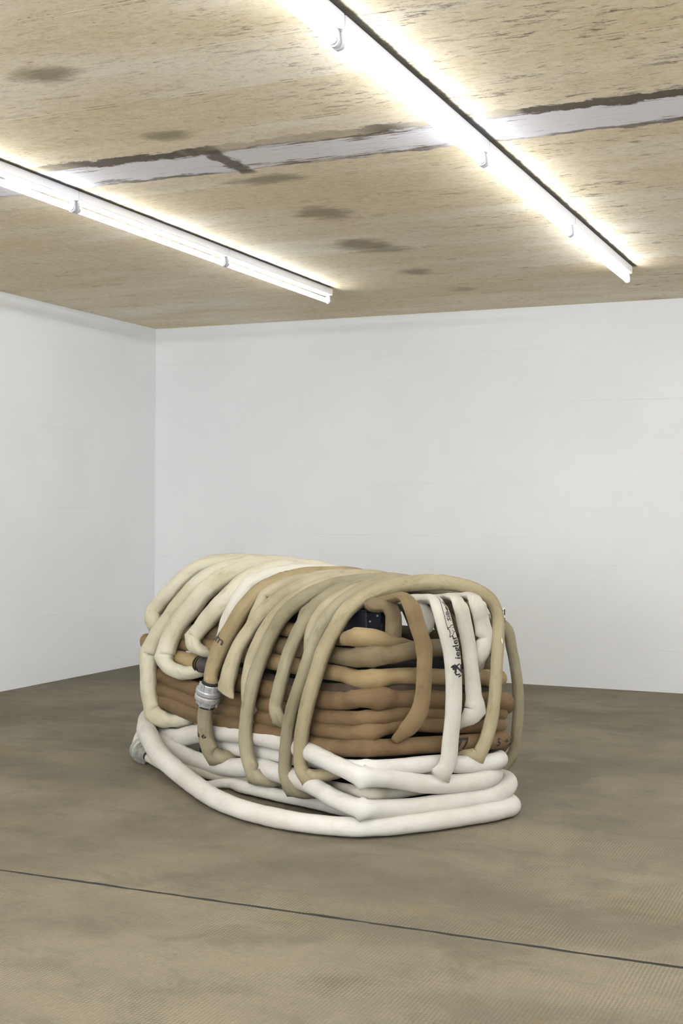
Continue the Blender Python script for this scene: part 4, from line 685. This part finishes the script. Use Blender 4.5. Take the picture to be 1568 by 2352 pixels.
# coupling standing on its rim on the floor
h = H['F7']; p0 = B(-.148, 1.845, .066); d0 = (B(-.160, 1.735, .051)-p0).normalized()
M = Matrix.Translation(-h.base) @ axis_matrix(p0, d0)
bm = bmesh.new(); lathe(bm, [(0, .0), (.058, .0), (.0655, .004), (.0655, .020), (.061, .026), (.048, .028), (.047, .034), (0, .034)], 56, M); cp = bm_obj('coupling', bm, M_ALUD, h.o)
bm = bmesh.new(); pr = [(0, .033)]
for k in range(5):
    z = .034+k*.0125; r = .041-k*.0022; pr += [(r, z), (r, z+.0075), (r-.006, z+.0085), (r-.006, z+.012)]
pr += [(.028, .098), (0, .098)]
lathe(bm, pr, 44, M); bm_obj('ribbed_sleeve', bm, M_ALUD, cp)
bm = bmesh.new(); lathe(bm, [(0, .096), (.0285, .096), (.0275, .106), (0, .106)], 32, M); bm_obj('rubber_ring', bm, M_RUBBER, cp)
for k in range(3):
    bm = bmesh.new(); a = 2*math.pi*k/3+.5; box(bm, .048, .062, -.006, .006, .026, .036, M @ Matrix.Rotation(a, 4, 'Z'), .002); bm_obj('claw_lug', bm, M_ALUD, cp)
h = H['F8']
bm = bmesh.new(); lathe(bm, [(0, -.001), (.0645, -.001), (.0655, -.006), (.0655, -.020), (.058, -.026), (.046, -.028), (.043, -.07), (0, -.07)], 56, Matrix.Translation(-h.base) @ axis_matrix(p0, d0)); bm_obj('coupling', bm, M_ALUD, h.o)
# dark rings and collar on the end of the tan hose at left
h = H['B']; pe = B(.020, 1.515, .537); de = (B(.022, 1.40, .536)-pe).normalized(); M = Matrix.Translation(-h.base) @ axis_matrix(pe, de)
for z in (-.012, .012):
    bm = bmesh.new(); lathe(bm, [(.030, z-.002), (.0412, z-.002), (.0412, z+.002), (.030, z+.002)], 40, M); bm_obj('binding_ring', bm, M_RUBBER, h.o)
bm = bmesh.new(); lathe(bm, [(0, .028), (.039, .028), (.040, .10), (.046, .105), (.046, .14), (.04, .145), (.038, .20), (0, .20)], 40, M); bm_obj('coupling', bm, M_DARKMETAL, h.o)

# ------------------------------------------------------------------ dark case in the middle of the bundle
e = empty('steel_case', B(.38, .9, .1)); tag(e, 'dark blue steel case inside the bundle, one corner showing under the foremost wrap', 'case')
def cb(name, u0, u1, v0, v1, z0, z1, mat, bevel=.004):
    bm = bmesh.new(); box(bm, u0, u1, v0, v1, z0, z1, Matrix.Translation(-e.location) @ BF, bevel); return bm_obj(name, bm, mat, e)
cb('dark_core', .155, .62, .17, 1.80, .0, .66, M_BLACK)  # black body filling the bundle, standing in for the shade in its gaps
cb('dark_fill_box', .25, .60, .75, 2.02, .655, .90, M_BLACK)  # added black block, keeps the bright wall from showing between the wraps
cb('upper_box', .155, .232, .21, 1.70, .665, .885, M_BLUE)
cb('corner_bracket', .225, .238, .205, .25, .665, .832, M_BLACK, .002)
cb('lid_edge', .152, .236, .206, 1.705, .886, .892, M_BLUE, .001)
cb('post', .36, .385, .40, .44, .66, .86, M_BLACK, .002)
cb('post', .43, .445, .16, .19, .66, .90, M_BLACK, .002)
cb('post', .40, .43, .162, .19, .80, .835, M_BLACK, .002)
for u, z in ((.175, .845), (.212, .868), (.212, .79)):
    bm = bmesh.new(); lathe(bm, [(0, .004), (.004, .003), (.005, 0)], 14, Matrix.Translation(-e.location) @ axis_matrix(B(u, .21, z), -EV)); bm_obj('bolt', bm, M_CAP, e)
for v in (.6, 1.0, 1.4):
    bm = bmesh.new(); lathe(bm, [(0, .004), (.005, .003), (.006, 0)], 14, Matrix.Translation(-e.location) @ axis_matrix(B(.155, v, .82), -EU)); bm_obj('bolt', bm, M_CAP, e)

# ------------------------------------------------------------------ printed strap at the right corner
bm = bmesh.new(); pc = B(.80, .09, .845)
e2 = empty('printed_strap', pc); tag(e2, 'short white strap with black print and dots behind the right corner of the bundle', 'strap')
MS = BF
def sb(name, a, b, c, d, mat, th=.003):
    bm = bmesh.new(); box(bm, a, b, -th, 0, c, d, Matrix.Translation(EV*0) @ BF.to_3x3().to_4x4(), .0005); return bm_obj(name, bm, mat, e2)
sb('band', -.02, .012, -.055, .045, M_STRAP)
for a, b, c, d in ((-.014, -.004, .036, .043), (-.010, .002, .028, .034), (.006, .012, .012, .038), (-.013, -.004, .016, .024), (.008, .012, -.024, .0)):
    sb('print', a, b, c, d, M_INK, .0036)
for c in (-.008, -.036):
    bm = bmesh.new(); lathe(bm, [(0, .0045), (.0055, .0045), (.0065, .003), (.0065, 0)], 16, BF.to_3x3().to_4x4() @ axis_matrix((-.001, 0, c), (0, -1, 0))); bm_obj('eyelet', bm, M_INK, e2)
